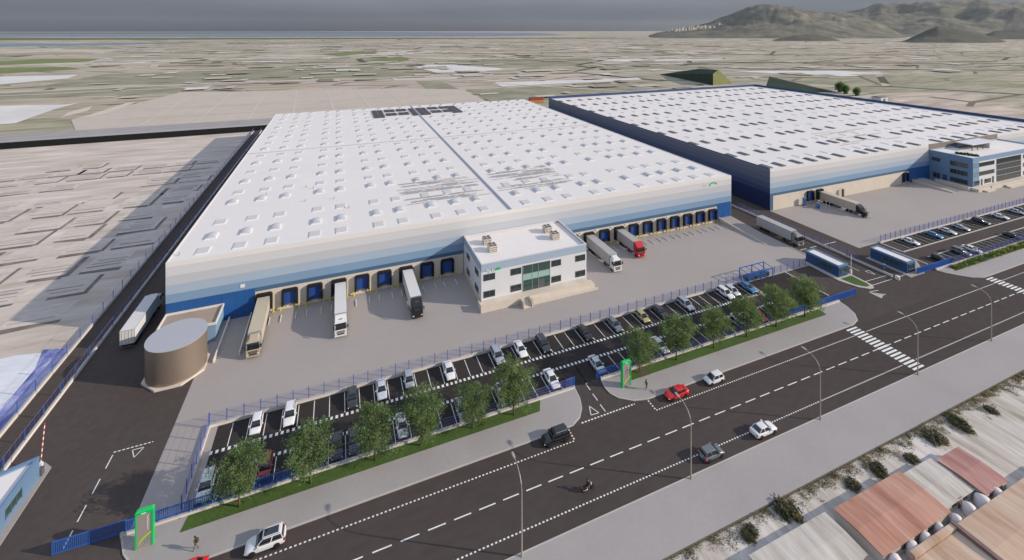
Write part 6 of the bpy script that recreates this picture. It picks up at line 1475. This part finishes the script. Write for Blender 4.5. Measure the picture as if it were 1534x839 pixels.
low_house('low old house with a narrow faded pink red roof below the pavement', 84.2, 89.7, 34.5, 39.8, 1.95, 'pinkroof', .2)
low_house('low old house with a wide tan orange roof in the bottom right corner', 75.6, 100, 27.0, 33.6, 1.95, 'tanroof', .25)
low_house('low old house with a pale orange roof at the bottom edge beside a brown wall', 61.5, 74.6, 26.0, 33.2, 1.8, 'tanroof', .15)
low_house('low old house with a pale grey roof between the two red roofs', 77.2, 83.7, 35.6, 40.4, 1.75, 'paleroof', .15)
low_house('low old house with a pale grey roof left of the orange red roof', 47.5, 61.0, 36.0, 41.0, 1.75, 'paleroof', .15)
rw = thing('ridge_wall', 'brown wall with a corner between the pale orange and tan roofs', 'wall', (0,0,0)); MB().box(74.75, 75.35, 24, 34.0, GZ, 1.75).build('wall', 'parapet', rw); MB().box(66, 74.74, 33.4, 34.0, GZ, 1.55).build('wall', 'tanroof', rw)
r_ = random.Random(8)
for k in range(9):
    x = 60.4+3.35*k+r_.uniform(-.5,.5); y = 34.55-.03*k+r_.uniform(-.15,.15); sc = r_.uniform(.8,1.1)
    t = thing('covered_heap', 'white covered heap in the line between the old roofs, %s from the left' % ORD[k], 'heap', (x, y, GZ), .2*k, 'white heaps between the old roofs')
    prof = ((1.12,0),(1.05,.7),(.95,1.35),(.78,1.72),(.48,1.93),(.12,2.0)); mb = MB()
    mb.loft([[(rr*sc*(1+.10*math.sin(3*q*.393+k)+.06*math.sin(5*q*.393))*math.cos(R(22.5*q)), rr*sc*.85*math.sin(R(22.5*q)), zz*(.9+.1*sc)) for q in range(16)] for rr, zz in prof]); mb.build('cover', 'tankwhite', t, True)
    MB().loft([[(rr*math.cos(R(30*q)), rr*.85*math.sin(R(30*q)), zz) for q in range(12)] for rr, zz in ((1.12*sc,0),(1.10*sc,.22))]).build('base', 'housewall', t)

# ================================================================== THE AIR
hz = MB().box(-30200, 30200, -2600, 30200, -22, 760)
M['air'] = bpy.data.materials.new('pale_air'); M['air'].use_nodes = True
_nt = M['air'].node_tree; _nt.nodes.remove(_nt.nodes['Principled BSDF']); _pv = _nt.nodes.new('ShaderNodeVolumePrincipled')
_pv.inputs['Color'].default_value = (.86, .90, .95, 1); _pv.inputs['Density'].default_value = 1.2e-5; _pv.inputs['Anisotropy'].default_value = .2
_nt.links.new(_pv.outputs[0], _nt.nodes['Material Output'].inputs['Volume'])
struct('haze', hz, 'air', kind='stuff')
